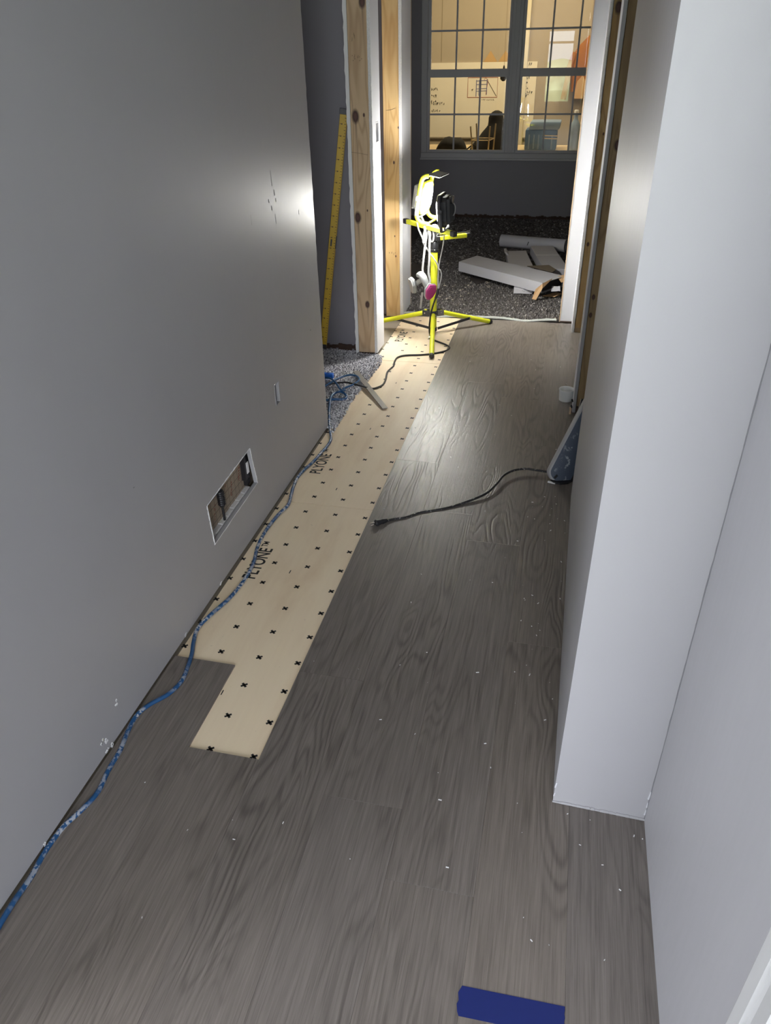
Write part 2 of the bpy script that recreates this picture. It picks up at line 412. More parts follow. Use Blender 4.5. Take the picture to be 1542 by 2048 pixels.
# ---- left hall wall: front drywall with two cut openings, studs, back drywall
wl = struct(G().box((-1.044, 0.30, 0.0), (-0.938, 2.78, 0.010)).make('wall_left', DARKGAP, origin=(XL, 0.3, 0)))
plate('drywall_sheet', 'x', XL - 0.013, XL, [0.30, 1.655, 1.985, 2.238, 2.277, 2.783], [0.013, 0.165, 0.305, 0.352, 0.427, TOP], {(1, 1), (3, 3)}, WALL, wl,
      {(1, 2): (-0.9220, 1.6463, 0.2976)[1:], (2, 2): (-0.9220, 1.9774, 0.3159)[1:], (2, 1): (-0.9220, 2.0057, 0.1738)[1:], (1, 1): (-0.9220, 1.6553, 0.1594)[1:]})
ragged('drywall_cut_edge', 'x', XL - 0.0128, XL - 0.0001, 2.783, 2.795, 0.013, TOP, WALL, wl)
G().box((-1.044, 0.30, 0.0), (-1.028, 2.79, TOP)).make('drywall_back', WALL, wl)
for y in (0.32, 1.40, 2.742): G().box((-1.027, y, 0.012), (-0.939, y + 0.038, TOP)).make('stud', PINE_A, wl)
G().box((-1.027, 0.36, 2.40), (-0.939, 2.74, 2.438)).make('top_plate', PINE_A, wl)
duct = [(-0.9220, 1.6463, 0.2976), (-0.9220, 1.9774, 0.3159), (-0.9220, 2.0057, 0.1738), (-0.9220, 1.6553, 0.1594)]
torn_rim('torn_paper_edge', [(XL, p[1], p[2]) for p in duct], (1, 0, 0), PAPER, wl, 0.004, 26)
slot = [(XL, 2.238, 0.352), (XL, 2.277, 0.352), (XL, 2.277, 0.427), (XL, 2.238, 0.427)]
torn_rim('torn_paper_edge', slot, (1, 0, 0), WALL, wl, 0.002, 8)
# inside the big opening: gridded brown lining, black bushed rod, black box with a white bar, white ledge strip
a = N('gridded_brown_lining'); c = a.coord(); sp = a.n('ShaderNodeSeparateXYZ', i_0=c)
ln = None
for i_, per in ((1, 0.0255), (2, 0.0255)):
    w_ = a.math('ABSOLUTE', a.math('SUBTRACT', a.math('FRACT', a.math('DIVIDE', sp.outputs[i_], per)), 0.5))
    l_ = a.step(w_, 0.44, 0.47); ln = l_ if ln is None else a.math('MAXIMUM', ln, l_)
bs = a.mix(a.noise(c, 9, 3), (0.30, 0.24, 0.175, 1), (0.40, 0.33, 0.25, 1))
a.set('Base Color', a.mix(a.math('MULTIPLY', ln, 0.85), bs, (0.12, 0.09, 0.07, 1))); a.set('Roughness', 0.85)
G().box((-0.960, 1.60, 0.10), (-0.956, 2.06, 0.36)).make('lining_board', a.m, wl)
RED = plain('faded_red_print', (0.25, 0.07, 0.045, 1), 0.8)
def scrawl(g, p, du, dv, n, w, nrm, seed):
    """small hand-like strokes: n letters from p, advancing by du, tall as dv"""
    rnd = random.Random(seed); du = Vector(du); dv = Vector(dv); p = Vector(p)
    for i in range(n):
        pts = [p + du * (i + rnd.uniform(0.0, 0.8)) + dv * rnd.uniform(0, 1) for _ in range(rnd.randint(3, 5))]
        g.tube(pts, w, 4, caps=False)
g = G()
for y, z in ((1.70, 0.235), (1.735, 0.185), (1.83, 0.245), (1.865, 0.195), (1.80, 0.19), (1.93, 0.21)): scrawl(g, (-0.9557, y, z), (0, 0.002, 0.0085), (0, 0.014, 0), 6, 0.0009, (1, 0, 0), int(y * 1000))
g.make('printed_lettering', RED, wl)
rod = G(); rx = -0.943
rp = [(rx, 1.775, 0.325), (rx, 1.778, 0.165)]
rod.tube(rp, 0.0042, 8); rod.make('black_rod', BLK, wl, smooth=True)
g = G(); g.lathe((rx, 1.7755, 0.275), (0, 0.02, -1), [(0.006, 0), (0.0105, .003)] + [(0.0105 + 0.002 * (k % 2), .005 + .0035 * k) for k in range(15)] + [(0.006, .062)], 14); g.make('ribbed_bush', BLK, wl)
g = G().box((-0.968, 1.962, 0.20), (-0.941, 2.0, 0.315)).box((-0.968, 1.972, 0.176), (-0.943, 2.0, 0.196)); g.make('black_bracket', BLK, wl, bevel=0.002)
G().box((-0.9405, 1.974, 0.222), (-0.9385, 1.990, 0.262)).make('white_label_bar', PAPER, wl)
for k in range(7): G().box((-0.966, 1.662 + 0.046 * k, 0.150), (-0.940, 1.706 + 0.046 * k, 0.1615 + 0.0015 * k)).make('ledge_strip', GYP, wl, bevel=0.001)
G().box((-0.966, 2.225, 0.34), (-0.958, 2.29, 0.44)).make('slot_back_board', plain('pale_slot_back', (0.42, 0.42, 0.42, 1), 0.8), wl)
g = G()
for p, L, wd in (((-0.9215, 2.3893, 1.0629), .045, .0007), ((-0.9215, 2.4041, 1.0182), .018, .0016), ((-0.9215, 2.4115, 0.9946), .012, .0011), ((-0.9215, 2.3496, 1.0016), .011, .0013), ((-0.9215, 2.3698, 0.9775), .014, .0014), ((-0.9215, 2.3962, 0.9395), .03, .0006), ((-0.9215, 2.6253, 0.9208), .016, .0009), ((-0.9215, 2.1931, 0.9738), .03, .0005), ((-0.9215, 2.6569, 0.4866), .004, .003), ((-0.9215, 1.3248, 0.5420), .003, .0015)):
    g.add([(XL + .0003, p[1] - wd * 2, p[2] - L / 2), (XL + .0003, p[1] + wd * 2, p[2] - L / 2), (XL + .0003, p[1] + wd * 1.6 - L * .1, p[2] + L / 2), (XL + .0003, p[1] - wd * 1.6 - L * .1, p[2] + L / 2)], [(0, 1, 2, 3)])
g.make('scuff_marks', plain('grey_scuff', (0.24, 0.24, 0.24, 1), 0.7), wl)
g = G()
for p in [(-0.9210, 0.9876, 0.0528), (-0.9210, 1.0018, 0.0452), (-0.9210, 1.0178, 0.0133), (-0.9210, 0.9938, 0.0200), (-0.9210, 0.7505, 0.0106), (-0.9210, 1.4079, 0.0165), (-0.9210, 1.6520, 0.0123), (-0.9210, 1.0683, 0.0997)]:
    for k in range(4):
        q = Vector(p) + Vector((0.0, random.uniform(-.006, .006), random.uniform(-.006, .006))); s = random.uniform(.001, .0028)
        g.obox((XL + .0006, q.y, q.z), (.0006, 0, 0), (0, s, s * .4), (0, -s * .4, s))
g.make('paint_flecks', PAPER, wl)

# ---- stub between the two left doorways
ws = struct(G().box((-1.027, 3.732, 0.0), (-0.937, 3.888, 0.010)).make('wall_left_stub', DARKGAP, origin=(XL, 3.73, 0)))
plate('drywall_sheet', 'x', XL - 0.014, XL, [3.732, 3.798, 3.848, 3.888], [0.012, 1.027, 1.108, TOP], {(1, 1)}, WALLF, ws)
torn_rim('torn_paper_edge', [(XL, 3.798, 1.027), (XL, 3.848, 1.027), (XL, 3.848, 1.108), (XL, 3.798, 1.108)], (1, 0, 0), GYP, ws, 0.006, 7)
ragged('drywall_cut_edge', 'x', XL - 0.0142, XL + 0.0004, 3.7335, 3.729, 0.012, TOP, GYP, ws, 120, 0.003)
ragged('drywall_cut_edge', 'y', 3.731, 3.76, -1.0265, -1.043, 0.0, TOP, PAPER, ws, 120, 0.003)
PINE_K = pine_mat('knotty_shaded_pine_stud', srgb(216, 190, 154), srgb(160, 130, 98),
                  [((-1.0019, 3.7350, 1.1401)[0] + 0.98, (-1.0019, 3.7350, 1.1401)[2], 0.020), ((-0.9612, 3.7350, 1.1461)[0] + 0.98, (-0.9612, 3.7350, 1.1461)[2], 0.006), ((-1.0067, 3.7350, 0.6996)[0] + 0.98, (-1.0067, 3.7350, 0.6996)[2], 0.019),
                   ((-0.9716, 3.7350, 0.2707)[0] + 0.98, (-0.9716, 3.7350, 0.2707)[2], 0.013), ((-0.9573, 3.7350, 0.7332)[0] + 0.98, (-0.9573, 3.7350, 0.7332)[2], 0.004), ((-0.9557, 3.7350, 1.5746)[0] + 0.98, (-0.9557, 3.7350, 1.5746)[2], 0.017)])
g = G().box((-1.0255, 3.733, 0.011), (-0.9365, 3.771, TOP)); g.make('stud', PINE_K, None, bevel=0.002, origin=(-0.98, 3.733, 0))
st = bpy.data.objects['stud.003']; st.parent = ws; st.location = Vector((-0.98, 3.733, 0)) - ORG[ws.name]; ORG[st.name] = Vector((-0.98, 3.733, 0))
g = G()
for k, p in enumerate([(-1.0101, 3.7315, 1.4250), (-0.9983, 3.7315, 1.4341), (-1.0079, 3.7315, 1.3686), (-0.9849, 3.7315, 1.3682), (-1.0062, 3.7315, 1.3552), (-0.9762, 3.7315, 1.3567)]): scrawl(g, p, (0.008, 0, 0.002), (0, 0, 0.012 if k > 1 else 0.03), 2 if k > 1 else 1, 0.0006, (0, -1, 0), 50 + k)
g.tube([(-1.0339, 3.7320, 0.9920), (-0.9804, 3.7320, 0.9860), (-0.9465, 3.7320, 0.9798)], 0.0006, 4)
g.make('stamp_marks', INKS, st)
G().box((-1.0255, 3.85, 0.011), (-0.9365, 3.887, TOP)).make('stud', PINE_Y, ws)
# dark partition that the yellow ruler leans on, and the rest of the left bedroom
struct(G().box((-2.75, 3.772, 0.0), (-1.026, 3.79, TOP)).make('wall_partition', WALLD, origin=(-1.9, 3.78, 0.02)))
g = G()
for i in range(26):
    x = -1.50 + 0.018 * i; g.obox((x, 3.766, 0.018 + random.uniform(0, .006)), (.010, 0, 0), (0, .006, 0), (0, 0, random.uniform(.006, .016)))
struct(g.make('baseboard_gap', DARKGAP, origin=(-1.3, 3.766, 0)))

# ---- second left stud, the wall return and the doorway wall of the carpeted room
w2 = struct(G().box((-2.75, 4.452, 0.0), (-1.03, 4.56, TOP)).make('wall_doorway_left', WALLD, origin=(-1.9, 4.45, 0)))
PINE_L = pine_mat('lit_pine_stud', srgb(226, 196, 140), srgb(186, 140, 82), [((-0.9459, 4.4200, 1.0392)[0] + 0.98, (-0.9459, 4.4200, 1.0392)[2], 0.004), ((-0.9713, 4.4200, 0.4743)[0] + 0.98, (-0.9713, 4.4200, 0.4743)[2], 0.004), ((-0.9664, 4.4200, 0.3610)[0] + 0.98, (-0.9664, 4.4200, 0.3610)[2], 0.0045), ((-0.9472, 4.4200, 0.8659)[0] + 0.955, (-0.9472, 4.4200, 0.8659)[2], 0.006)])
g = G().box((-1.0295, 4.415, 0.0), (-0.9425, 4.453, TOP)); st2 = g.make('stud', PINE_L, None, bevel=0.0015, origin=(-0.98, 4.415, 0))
st2.parent = w2; st2.location = Vector((-0.98, 4.415, 0)) - ORG[w2.name]; ORG[st2.name] = Vector((-0.98, 4.415, 0))
g = G()
for k, p in enumerate([(-1.0073, 4.4135, 0.3697), (-0.9921, 4.4135, 0.3731), (-0.9801, 4.4135, 0.3649), (-0.9709, 4.4135, 0.3767)]): scrawl(g, p, (0.006, 0, 0), (0, 0, 0.016), 1, 0.0007, (0, -1, 0), 80 + k)
g.tube([(-1.0128, 4.4140, 1.1212), (-0.9879, 4.4140, 1.1235), (-0.9603, 4.4140, 1.1328)], 0.0006, 4)
g.make('stamp_marks', INKS, st2)
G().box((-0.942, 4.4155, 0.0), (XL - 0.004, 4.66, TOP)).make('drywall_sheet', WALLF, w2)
ragged('drywall_cut_edge', 'y', 4.413, 4.4175, -0.942, -0.926, 0.0, TOP, GYP, w2, 120, 0.002)
G().box((-0.944, 4.66, 0.0), (XL - 0.004, 4.675, TOP)).make('door_jamb_edge', BUFF, w2, bevel=0.001)
# closet shell behind the second doorway
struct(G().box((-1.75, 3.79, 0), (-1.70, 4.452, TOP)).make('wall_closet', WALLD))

# ---- right side
wr = struct(G().box((0.292, 0.425, 0.0), (0.42, 1.12, TOP)).make('wall_right', WALLR, origin=(0.3, 0, 0)))
# the pillar-like return that faces the camera, and its long hall face
wa = struct(G().add([(0.1014, 1.0838, 0.0000), (0.2905, 1.0775, 0.0), (0.2905, 1.24, 0), (0.232, 1.24, 0), (0.232, 2.41, 0), (0.1185, 2.41, 0)] + [tuple(Vector(p) + Vector((0, 0, 0.004))) for p in ()], []).prism([(0.1014, 1.0838, 0.006), (0.2925, 1.0775, 0.006), (0.2925, 1.24, 0.006), (0.232, 1.24, 0.006), (0.232, 2.41, 0.006), (0.1185, 2.41, 0.006)], (0, 0, TOP - 0.006)).make('wall_right_return', WALLR, origin=(0.2, 1.1, 0)))
bm = bmesh.new(); bm.from_mesh(wa.data); bmesh.ops.delete(bm, geom=[v for v in bm.verts if not v.link_faces], context='VERTS'); bm.to_mesh(wa.data); bm.free()
g = G()
for i in range(40):
    t = i / 39; x = 0.104 + 0.186 * t; s = random.uniform(.001, .0035)
    g.obox((x, 1.0825 - 0.006 * t, 0.006 + s * .6), (.0035, 0, 0), (0, .0016, 0), (0, .0004, s))
g.make('torn_paint_edge', WALLR, wa)
g = G(); pts = [(0.2915, 1.0765, z) for z in [i * 0.02 for i in range(0, 110)]]
g.tube([(p[0] + random.uniform(-.0005, .0005), p[1] + random.uniform(-.0005, .0005), p[2] + .006) for p in pts], 0.0012, 5); g.make('caulk_bead', plain('grey_caulk', (0.20, 0.20, 0.21, 1), 0.8), wa)
g = G()
for (x, y, z, s) in ((0.2905, 1.0768, 0.055, .004), (0.2905, 1.0768, 0.085, .006), (0.2902, 1.0768, 0.03, .004), (0.1025, 1.083, 0.06, .004), (0.1022, 1.083, .03, .003)):
    g.obox((x, y, z), (s * .35, 0, 0), (0, .0012, 0), (0.0008, 0, s * 2))
g.make('caulk_drips', WALLF, wa)
# stub on the right between two doorways
wb = struct(G().box((0.126, 3.142, 0.0), (0.225, 3.36, 0.04)).make('wall_right_stub', DARKGAP, origin=(0.11, 3.14, 0)))
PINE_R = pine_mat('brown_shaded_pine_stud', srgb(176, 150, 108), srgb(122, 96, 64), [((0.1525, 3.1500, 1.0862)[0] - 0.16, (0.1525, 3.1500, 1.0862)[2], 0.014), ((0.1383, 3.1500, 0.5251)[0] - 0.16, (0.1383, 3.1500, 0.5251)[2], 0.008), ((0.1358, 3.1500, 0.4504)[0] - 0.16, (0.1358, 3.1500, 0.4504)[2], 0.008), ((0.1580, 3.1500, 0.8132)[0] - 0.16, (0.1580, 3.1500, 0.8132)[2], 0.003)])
sr = G().box((0.1255, 3.148, 0.04), (0.2115, 3.186, TOP)).make('stud', PINE_R, None, bevel=0.0015, origin=(0.16, 3.148, 0))
sr.parent = wb; sr.location = Vector((0.16, 3.148, 0)) - ORG[wb.name]; ORG[sr.name] = Vector((0.16, 3.148, 0))
G().box((0.1105, 3.146, 0.012), (0.1245, 3.36, TOP)).make('drywall_sheet', WALLF, wb)
ragged('drywall_cut_edge', 'y', 3.139, 3.147, 0.1106, 0.1235, 0.012, TOP, WALL, wb, 130, 0.0015)
G().box((0.212, 3.146, 0.012), (0.2265, 3.36, TOP)).make('drywall_sheet', WALLF, wb)
G().box((0.098, 3.135, 0.0), (0.107, 3.15, 0.034)).make('torn_base_chip', BUFF, wb, bevel=0.001)
g = G()
for z in (0.018, 0.042, 0.07): g.obox((0.1055, 3.138, z), (.003, 0, .002), (0, .002, 0), (-.002, 0, .006))
g.make('black_gouges', BLK, wb)
# far right stud of the second doorway and the lit jamb of the carpeted room
wc = struct(G().box((0.021, 4.462, 0.006), (1.6, 4.56, TOP)).make('wall_doorway_right', WALLF, origin=(0.05, 4.46, 0)))
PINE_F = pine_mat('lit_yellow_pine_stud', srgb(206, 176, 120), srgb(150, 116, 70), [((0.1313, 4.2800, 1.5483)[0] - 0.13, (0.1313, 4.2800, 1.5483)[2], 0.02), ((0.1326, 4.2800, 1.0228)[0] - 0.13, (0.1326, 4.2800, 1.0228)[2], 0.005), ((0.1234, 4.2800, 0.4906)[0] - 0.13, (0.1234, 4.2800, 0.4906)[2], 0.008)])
sf = G().box((0.1075, 4.285, 0.03), (0.1965, 4.323, TOP)).make('stud', PINE_F, None, bevel=0.0015, origin=(0.13, 4.285, 0))
sf.parent = wc; sf.location = Vector((0.13, 4.285, 0)) - ORG[wc.name]; ORG[sf.name] = Vector((0.13, 4.285, 0))
G().box((0.1075, 4.283, 0.0), (0.1965, 4.46, 0.03)).make('sole_plate', PINE_A, wc)
G().box((0.090, 4.287, 0.006), (0.105, 4.463, TOP)).make('drywall_sheet', WALLF, wc)
ragged('drywall_cut_edge', 'y', 4.279, 4.288, 0.0905, 0.1035, 0.0, TOP, GYP, wc, 150, 0.0035)
G().box((0.0165, 4.461, 0.006), (0.0212, 4.56, TOP)).make('door_jamb_edge', BUFF, wc)
G().box((0.0215, 4.4605, 0.003), (0.090, 4.466, 0.011)).make('sole_strip', DARKGAP, wc)
# outer shell of the rooms on the right
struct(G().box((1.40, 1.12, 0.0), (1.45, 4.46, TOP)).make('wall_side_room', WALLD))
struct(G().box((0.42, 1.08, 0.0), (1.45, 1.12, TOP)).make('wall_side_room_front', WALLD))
# door casing close to the camera on the right wall
tr = struct(G().prism([(0.2925, 0.4935, 0.0), (0.279, 0.4925, 0.0), (0.277, 0.488, 0.0), (0.2775, 0.468, 0.0), (0.2825, 0.4655, 0.0), (0.2845, 0.460, 0.0), (0.2805, 0.455, 0.0), (0.278, 0.43, 0.0), (0.2925, 0.43, 0.0)], (0, 0, 2.1)).make('trim_1', plain('white_trim_gloss', (0.52, 0.52, 0.515, 1), 0.35), smooth=False))

# ---- carpeted back room and its window wall
YB = 7.60; WX0, WX1, WZ0, WZ1 = -1.41, 0.245, 0.5226, 1.90
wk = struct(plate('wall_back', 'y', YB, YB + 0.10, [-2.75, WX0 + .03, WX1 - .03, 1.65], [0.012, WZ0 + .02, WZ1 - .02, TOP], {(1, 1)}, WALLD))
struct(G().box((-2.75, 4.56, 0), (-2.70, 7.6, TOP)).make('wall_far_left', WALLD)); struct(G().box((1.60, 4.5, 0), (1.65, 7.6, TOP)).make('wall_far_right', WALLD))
g = G()
for i in range(60):
    x = -1.15 + 0.0235 * i; g.obox((x, 7.592, 0.014 + random.uniform(0, .004)), (.013, 0, 0), (0, .008, 0), (0, 0, random.uniform(.006, .02)))
struct(g.make('baseboard_back', DARKGAP))
def window(name, x0, x1, z0, z1, y, mull, sash):
    """double-hung units side by side: casing, mullion, sashes, muntins, panes"""
    w = struct(empty(name, ((x0 + x1) / 2, y, z0)))
    G().box((x0, y - 0.022, z0), (x1, y + 0.06, z0 + 0.05)).make('window_sill', WINFR, w, bevel=0.004)
    G().box((x0 - .006, y - 0.032, z0 - .012), (x1 + .006, y + 0.0, z0 + 0.008)).make('window_stool', WINFR, w, bevel=0.003)
    G().box((x0, y - 0.018, z1 - 0.06), (x1, y + 0.06, z1)).make('window_head', WINFR, w, bevel=0.004)
    for a, b in ((x0, x0 + 0.055), (x1 - 0.055, x1)): G().box((a, y - 0.018, z0 + .05), (b, y + 0.06, z1 - .06)).make('window_jamb', WINFR, w, bevel=0.004)
    for xm in mull:
        G().box((xm - 0.048, y - 0.014, z0 + .05), (xm + 0.048, y + 0.055, z1 - .06)).make('window_mullion', WINFR, w, bevel=0.004)
        G().box((xm - 0.02, y - 0.02, z0 + .05), (xm + 0.02, y - 0.014, z1 - .06)).make('mullion_cover', WINFR, w, bevel=0.002)
    ed = [x0 + 0.055] + [q for xm in mull for q in (xm - 0.048, xm + 0.048)] + [x1 - 0.055]
    for k in range(0, len(ed), 2):
        a, b = ed[k], ed[k + 1]; zr0, zr1 = sash
        for (s0, s1, yy) in ((z0 + .05, zr1, y + 0.006), (zr0, z1 - .06, y + 0.030)):
            low = s0 < zr0
            t0 = 0.022 if low else zr1 - zr0; t1 = zr1 - zr0 if low else 0.022
            fr = G().box((a, yy, s0), (b, yy + .022, s0 + t0)).box((a, yy, s1 - t1), (b, yy + .022, s1)).box((a, yy, s0 + t0), (a + .022, yy + .022, s1 - t1)).box((b - .022, yy, s0 + t0), (b, yy + .022, s1 - t1)).make('sash_frame', WINFR, w)
            gx0, gx1, gz0, gz1 = a + .022, b - .022, s0 + t0, s1 - t1
            G().box((gx0 + .0005, yy + .010, gz0 + .0005), (gx1 - .0005, yy + .013, gz1 - .0005)).make('window_pane', GLASS, fr)
            for i in (1, 2):
                x = gx0 + (gx1 - gx0) * i / 3; G().box((x - .0075, yy + .003, gz0), (x + .0075, yy + .0095, gz1)).make('muntin', WINFR, fr)
            zc = (gz0 + gz1) / 2; G().box((gx0, yy + .002, zc - .0075), (gx1, yy + .0095, zc + .0075)).make('muntin', WINFR, fr)
    return w
wn = window('window_1', WX0, WX1, WZ0, WZ1, YB, [-0.583], (1.178, 1.240))

# ---- room behind the camera (lets the daylight in; seen only as a reflection in the window glass)
struct(plate('wall_rear', 'y', -2.65, -2.55, [-2.75, -0.76, -0.20, 0.02, 1.18, 2.10], [0.0, 0.38, 1.70, TOP], {(1, 1), (3, 1)}, WALLR))  # the right-hand opening is added for the rear fill light
w2n = struct(empty('window_2', (-0.48, -2.6, 0.38)))
g = G().box((-0.76, -2.62, 0.38), (-0.72, -2.57, 1.70)).box((-0.24, -2.62, 0.38), (-0.20, -2.57, 1.70)).box((-0.72, -2.62, 0.38), (-0.24, -2.57, 0.43)).box((-0.72, -2.62, 1.65), (-0.24, -2.57, 1.70)).box((-0.72, -2.62, 1.44), (-0.24, -2.57, 1.48))
g.make('window_frame', WINFR, w2n)
struct(plate('wall_rear_left', 'x', -2.75, -2.65, [-2.65, -1.95, -0.45, 0.30], [0.0, 0.65, 2.05, TOP], {(1, 1)}, WALLR))
struct(G().box((0.42, 0.425, 0.0), (2.1, 0.50, TOP)).make('wall_front_right', WALLR))
struct(G().box((2.0, -2.6, 0.0), (2.1, 0.425, TOP)).make('wall_rear_right', WALLR))
struct(G().box((-2.75, 0.29, 0.0), (-1.045, 0.34, TOP)).make('wall_front_left', WALLR))
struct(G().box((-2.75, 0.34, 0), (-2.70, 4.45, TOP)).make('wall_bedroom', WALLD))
struct(G().box((-2.8, -2.7, TOP), (2.1, 7.70, TOP + 0.06)).make('ceiling', CEIL))
# outdoors behind the camera: lawn and a clipped hedge
tag(G().box((-9, -16, -0.6), (9, -2.75, -0.5)).make('lawn', GRASS), 'green lawn outside the rear window, seen only as a reflection', 'lawn', kind='structure')
g = G()
for hx, hy, hr, hh in ((-3.4, -9.5, 1.1, 1.5), (-1.9, -9.0, 1.0, 1.25), (-0.6, -9.4, 1.1, 1.6), (0.8, -9.1, 1.0, 1.2), (2.2, -9.6, 1.2, 1.7)):
    g.lathe((hx, hy, -0.5), (0, 0, 1), [(hr * .6, 0), (hr * .95, hh * .25), (hr, hh * .55), (hr * .75, hh * .82), (hr * .3, hh * .97), (.05, hh)], 16)
tag(g.make('hedge', LEAF, smooth=True), 'clipped round green hedge outside behind the lawn', 'hedge', kind='structure')

# ---- workshop beyond the window
YW = 10.6
struct(G().box((-6, 7.75, -0.40), (5, YW + .1, -0.30)).make('floor_workshop', plain('workshop_concrete', (0.30, 0.27, 0.22, 1), 0.8)))
struct(G().box((-6, YW, -0.30), (5, YW + .1, 3.0)).make('wall_workshop', TAN))
struct(G().box((-6.1, 7.7, -0.3), (-6, YW, 3.0)).make('wall_workshop_left', TAN)); struct(G().box((5, 7.7, -0.3), (5.1, YW, 3.0)).make('wall_workshop_right', TAN))
for k_, (a_, b_) in enumerate((((-6, 7.70, -0.3), (-2.75, 7.75, 2.8)), ((1.65, 7.70, -0.3), (5, 7.75, 2.8)), ((-2.75, 7.70, 2.44), (1.65, 7.75, 2.8)), ((-2.75, 7.70, -0.3), (1.65, 7.75, 0.012)))): struct(G().box(a_, b_).make('wall_workshop_front', TAN))
struct(G().box((-6, 7.70, 2.8), (5, YW, 2.9)).make('ceiling_workshop', CEIL))
struct(G().box((-0.755, YW - 0.07, -0.3), (-0.662, YW, 2.8)).make('trim_2', plain('pale_pilaster', (0.72, 0.64, 0.46, 1), 0.8), bevel=0.004))
struct(G().box((-1.724, YW - 0.004, 1.26), (-1.716, YW, 2.8)).make('trim_3', plain('panel_seam', (0.30, 0.25, 0.17, 1), 0.8)))

# ================================================================= CARPETS
def carpet(name, rects, inside, slabs, label, mat, h=0.006):
    g = G(); slab = slabs[0]
    for q in slabs: g.box(*q)
    rnd = random.Random(3)
    for (x0, y0, x1, y1, d) in rects:
        nx, ny = int((x1 - x0) / d), int((y1 - y0) / d)
        for i in range(nx):
            for j in range(ny):
                x = x0 + (i + rnd.random()) * d; y = y0 + (j + rnd.random()) * d
                if not inside(x, y): continue
                b = len(g.v); r = d * rnd.uniform(.55, .95); a = rnd.random() * 6.28; z = slab[1][2]
                tx, ty, hh = x + rnd.uniform(-.4, .4) * d, y + rnd.uniform(-.4, .4) * d, h * rnd.uniform(.5, 1.2)
                for k in range(3): g.v.append((x + r * math.cos(a + 2.09 * k), y + r * math.sin(a + 2.09 * k), z - .001))
                g.v.append((tx, ty, z + hh))
                g.f += [(b, b + 1, b + 3), (b + 1, b + 2, b + 3), (b + 2, b, b + 3)]
    o = g.make(name, mat, origin=((slab[0][0] + slab[1][0]) / 2, (slab[0][1] + slab[1][1]) / 2, slab[0][2]))
    return tag(o, label, 'carpet', kind='stuff')
edge = [(2.76, -0.885), (2.95, -0.8882), (3.15, -0.8947), (3.34, -0.8817), (3.589, -0.8705), (3.70, -0.885), (3.74, -0.935), (3.79, -1.03)]
def edge_x(y):
    for (a, xa), (b, xb) in zip(edge, edge[1:]):
        if a <= y <= b: return xa + (xb - xa) * (y - a) / (b - a)
    return -1.05
carpet('bedroom_carpet', [(-1.32, 2.74, -0.86, 3.79, 0.0075), (-2.2, 1.8, -1.32, 3.77, 0.016), (-1.32, 1.8, -1.05, 2.74, 0.012)], lambda x, y: x < edge_x(y) + 0.006 * noise.noise((x * 90, y * 90, 1)) and (y < 3.768) and not (x > -1.046 and y < 2.80 and x < -0.9), [((-2.7, 0.36, 0.0005), (-1.046, 3.77, 0.004)), ((-1.046, 2.80, 0.0005), (-0.900, 3.73, 0.004))],
       'grey flecked pile carpet with a cut edge in the left doorway', CARPET)
carpet('back_room_carpet', [(-1.0, 4.47, 0.12, 5.7, 0.0105), (-1.25, 5.7, 0.25, 7.58, 0.018)], lambda x, y: not (x > 0.014 and y < 4.57), [((-2.69, 4.57, 0.0005), (1.59, 7.59, 0.005)), ((-0.93, 4.47, 0.0005), (0.015, 4.57, 0.005))],
       'dark grey carpet covering the back room floor below the window', CARPETB, 0.010)
# rolled-back carpet edge at the threshold
g = G()
pts = [(-0.93 + 0.0155 * i, 4.452 + 0.010 * math.sin(i * 0.35) + 0.002 * random.uniform(-1, 1), 0.010 + 0.005 * math.sin(i * .22 + 1)) for i in range(61)]
g.tube(pts, [0.010 + 0.0025 * random.random() for _ in pts], 8, flat=0.7)
tag(g.make('carpet_backing_edge', plain('pale_green_backing', (0.42, 0.44, 0.41, 1), 0.9, var=0.35, vscale=120, bump=0.6), smooth=True), 'pale curled carpet backing strip along the back room threshold', 'carpet edge')

# ================================================================= WORK LIGHT
PC = Vector((-0.692, 4.15, 0))
t = empty('work_light', tuple(PC)); tag(t, 'yellow tripod work light with a lit head standing at the hall end', 'work light')
def ring(z0, z1, r): return G().lathe((PC.x, PC.y, z0), (0, 0, 1), [(r * .94, 0), (r, .002), (r, z1 - z0 - .002), (r * .94, z1 - z0)], 18)
ring(0.012, 0.458, 0.0195).make('pole', YEL, t, smooth=True)
ring(0.455, 0.509, 0.0235).make('pole_collar', BLK, t, smooth=True)
ring(0.468, 0.471, 0.0243).make('collar_ring', CHROME, t, smooth=True)
ring(0.505, 0.575, 0.0145).make('inner_pole', DKMET, t, smooth=True)
g = G().lathe((PC.x, PC.y, 0.100), (0, 0, 1), [(0.024, 0), (0.027, .003), (0.027, .026), (0.024, .03)], 18); hub = g.make('leg_hub', DKMET, t, smooth=True)
ring(0.012, 0.034, 0.0235).make('slider_ring', DKMET, t, smooth=True)
feet = [Vector((-0.6260, 3.7233, 0.0000)), Vector((-0.3781, 4.3661, -0.0000)), Vector((-1.106, 4.194, 0))]
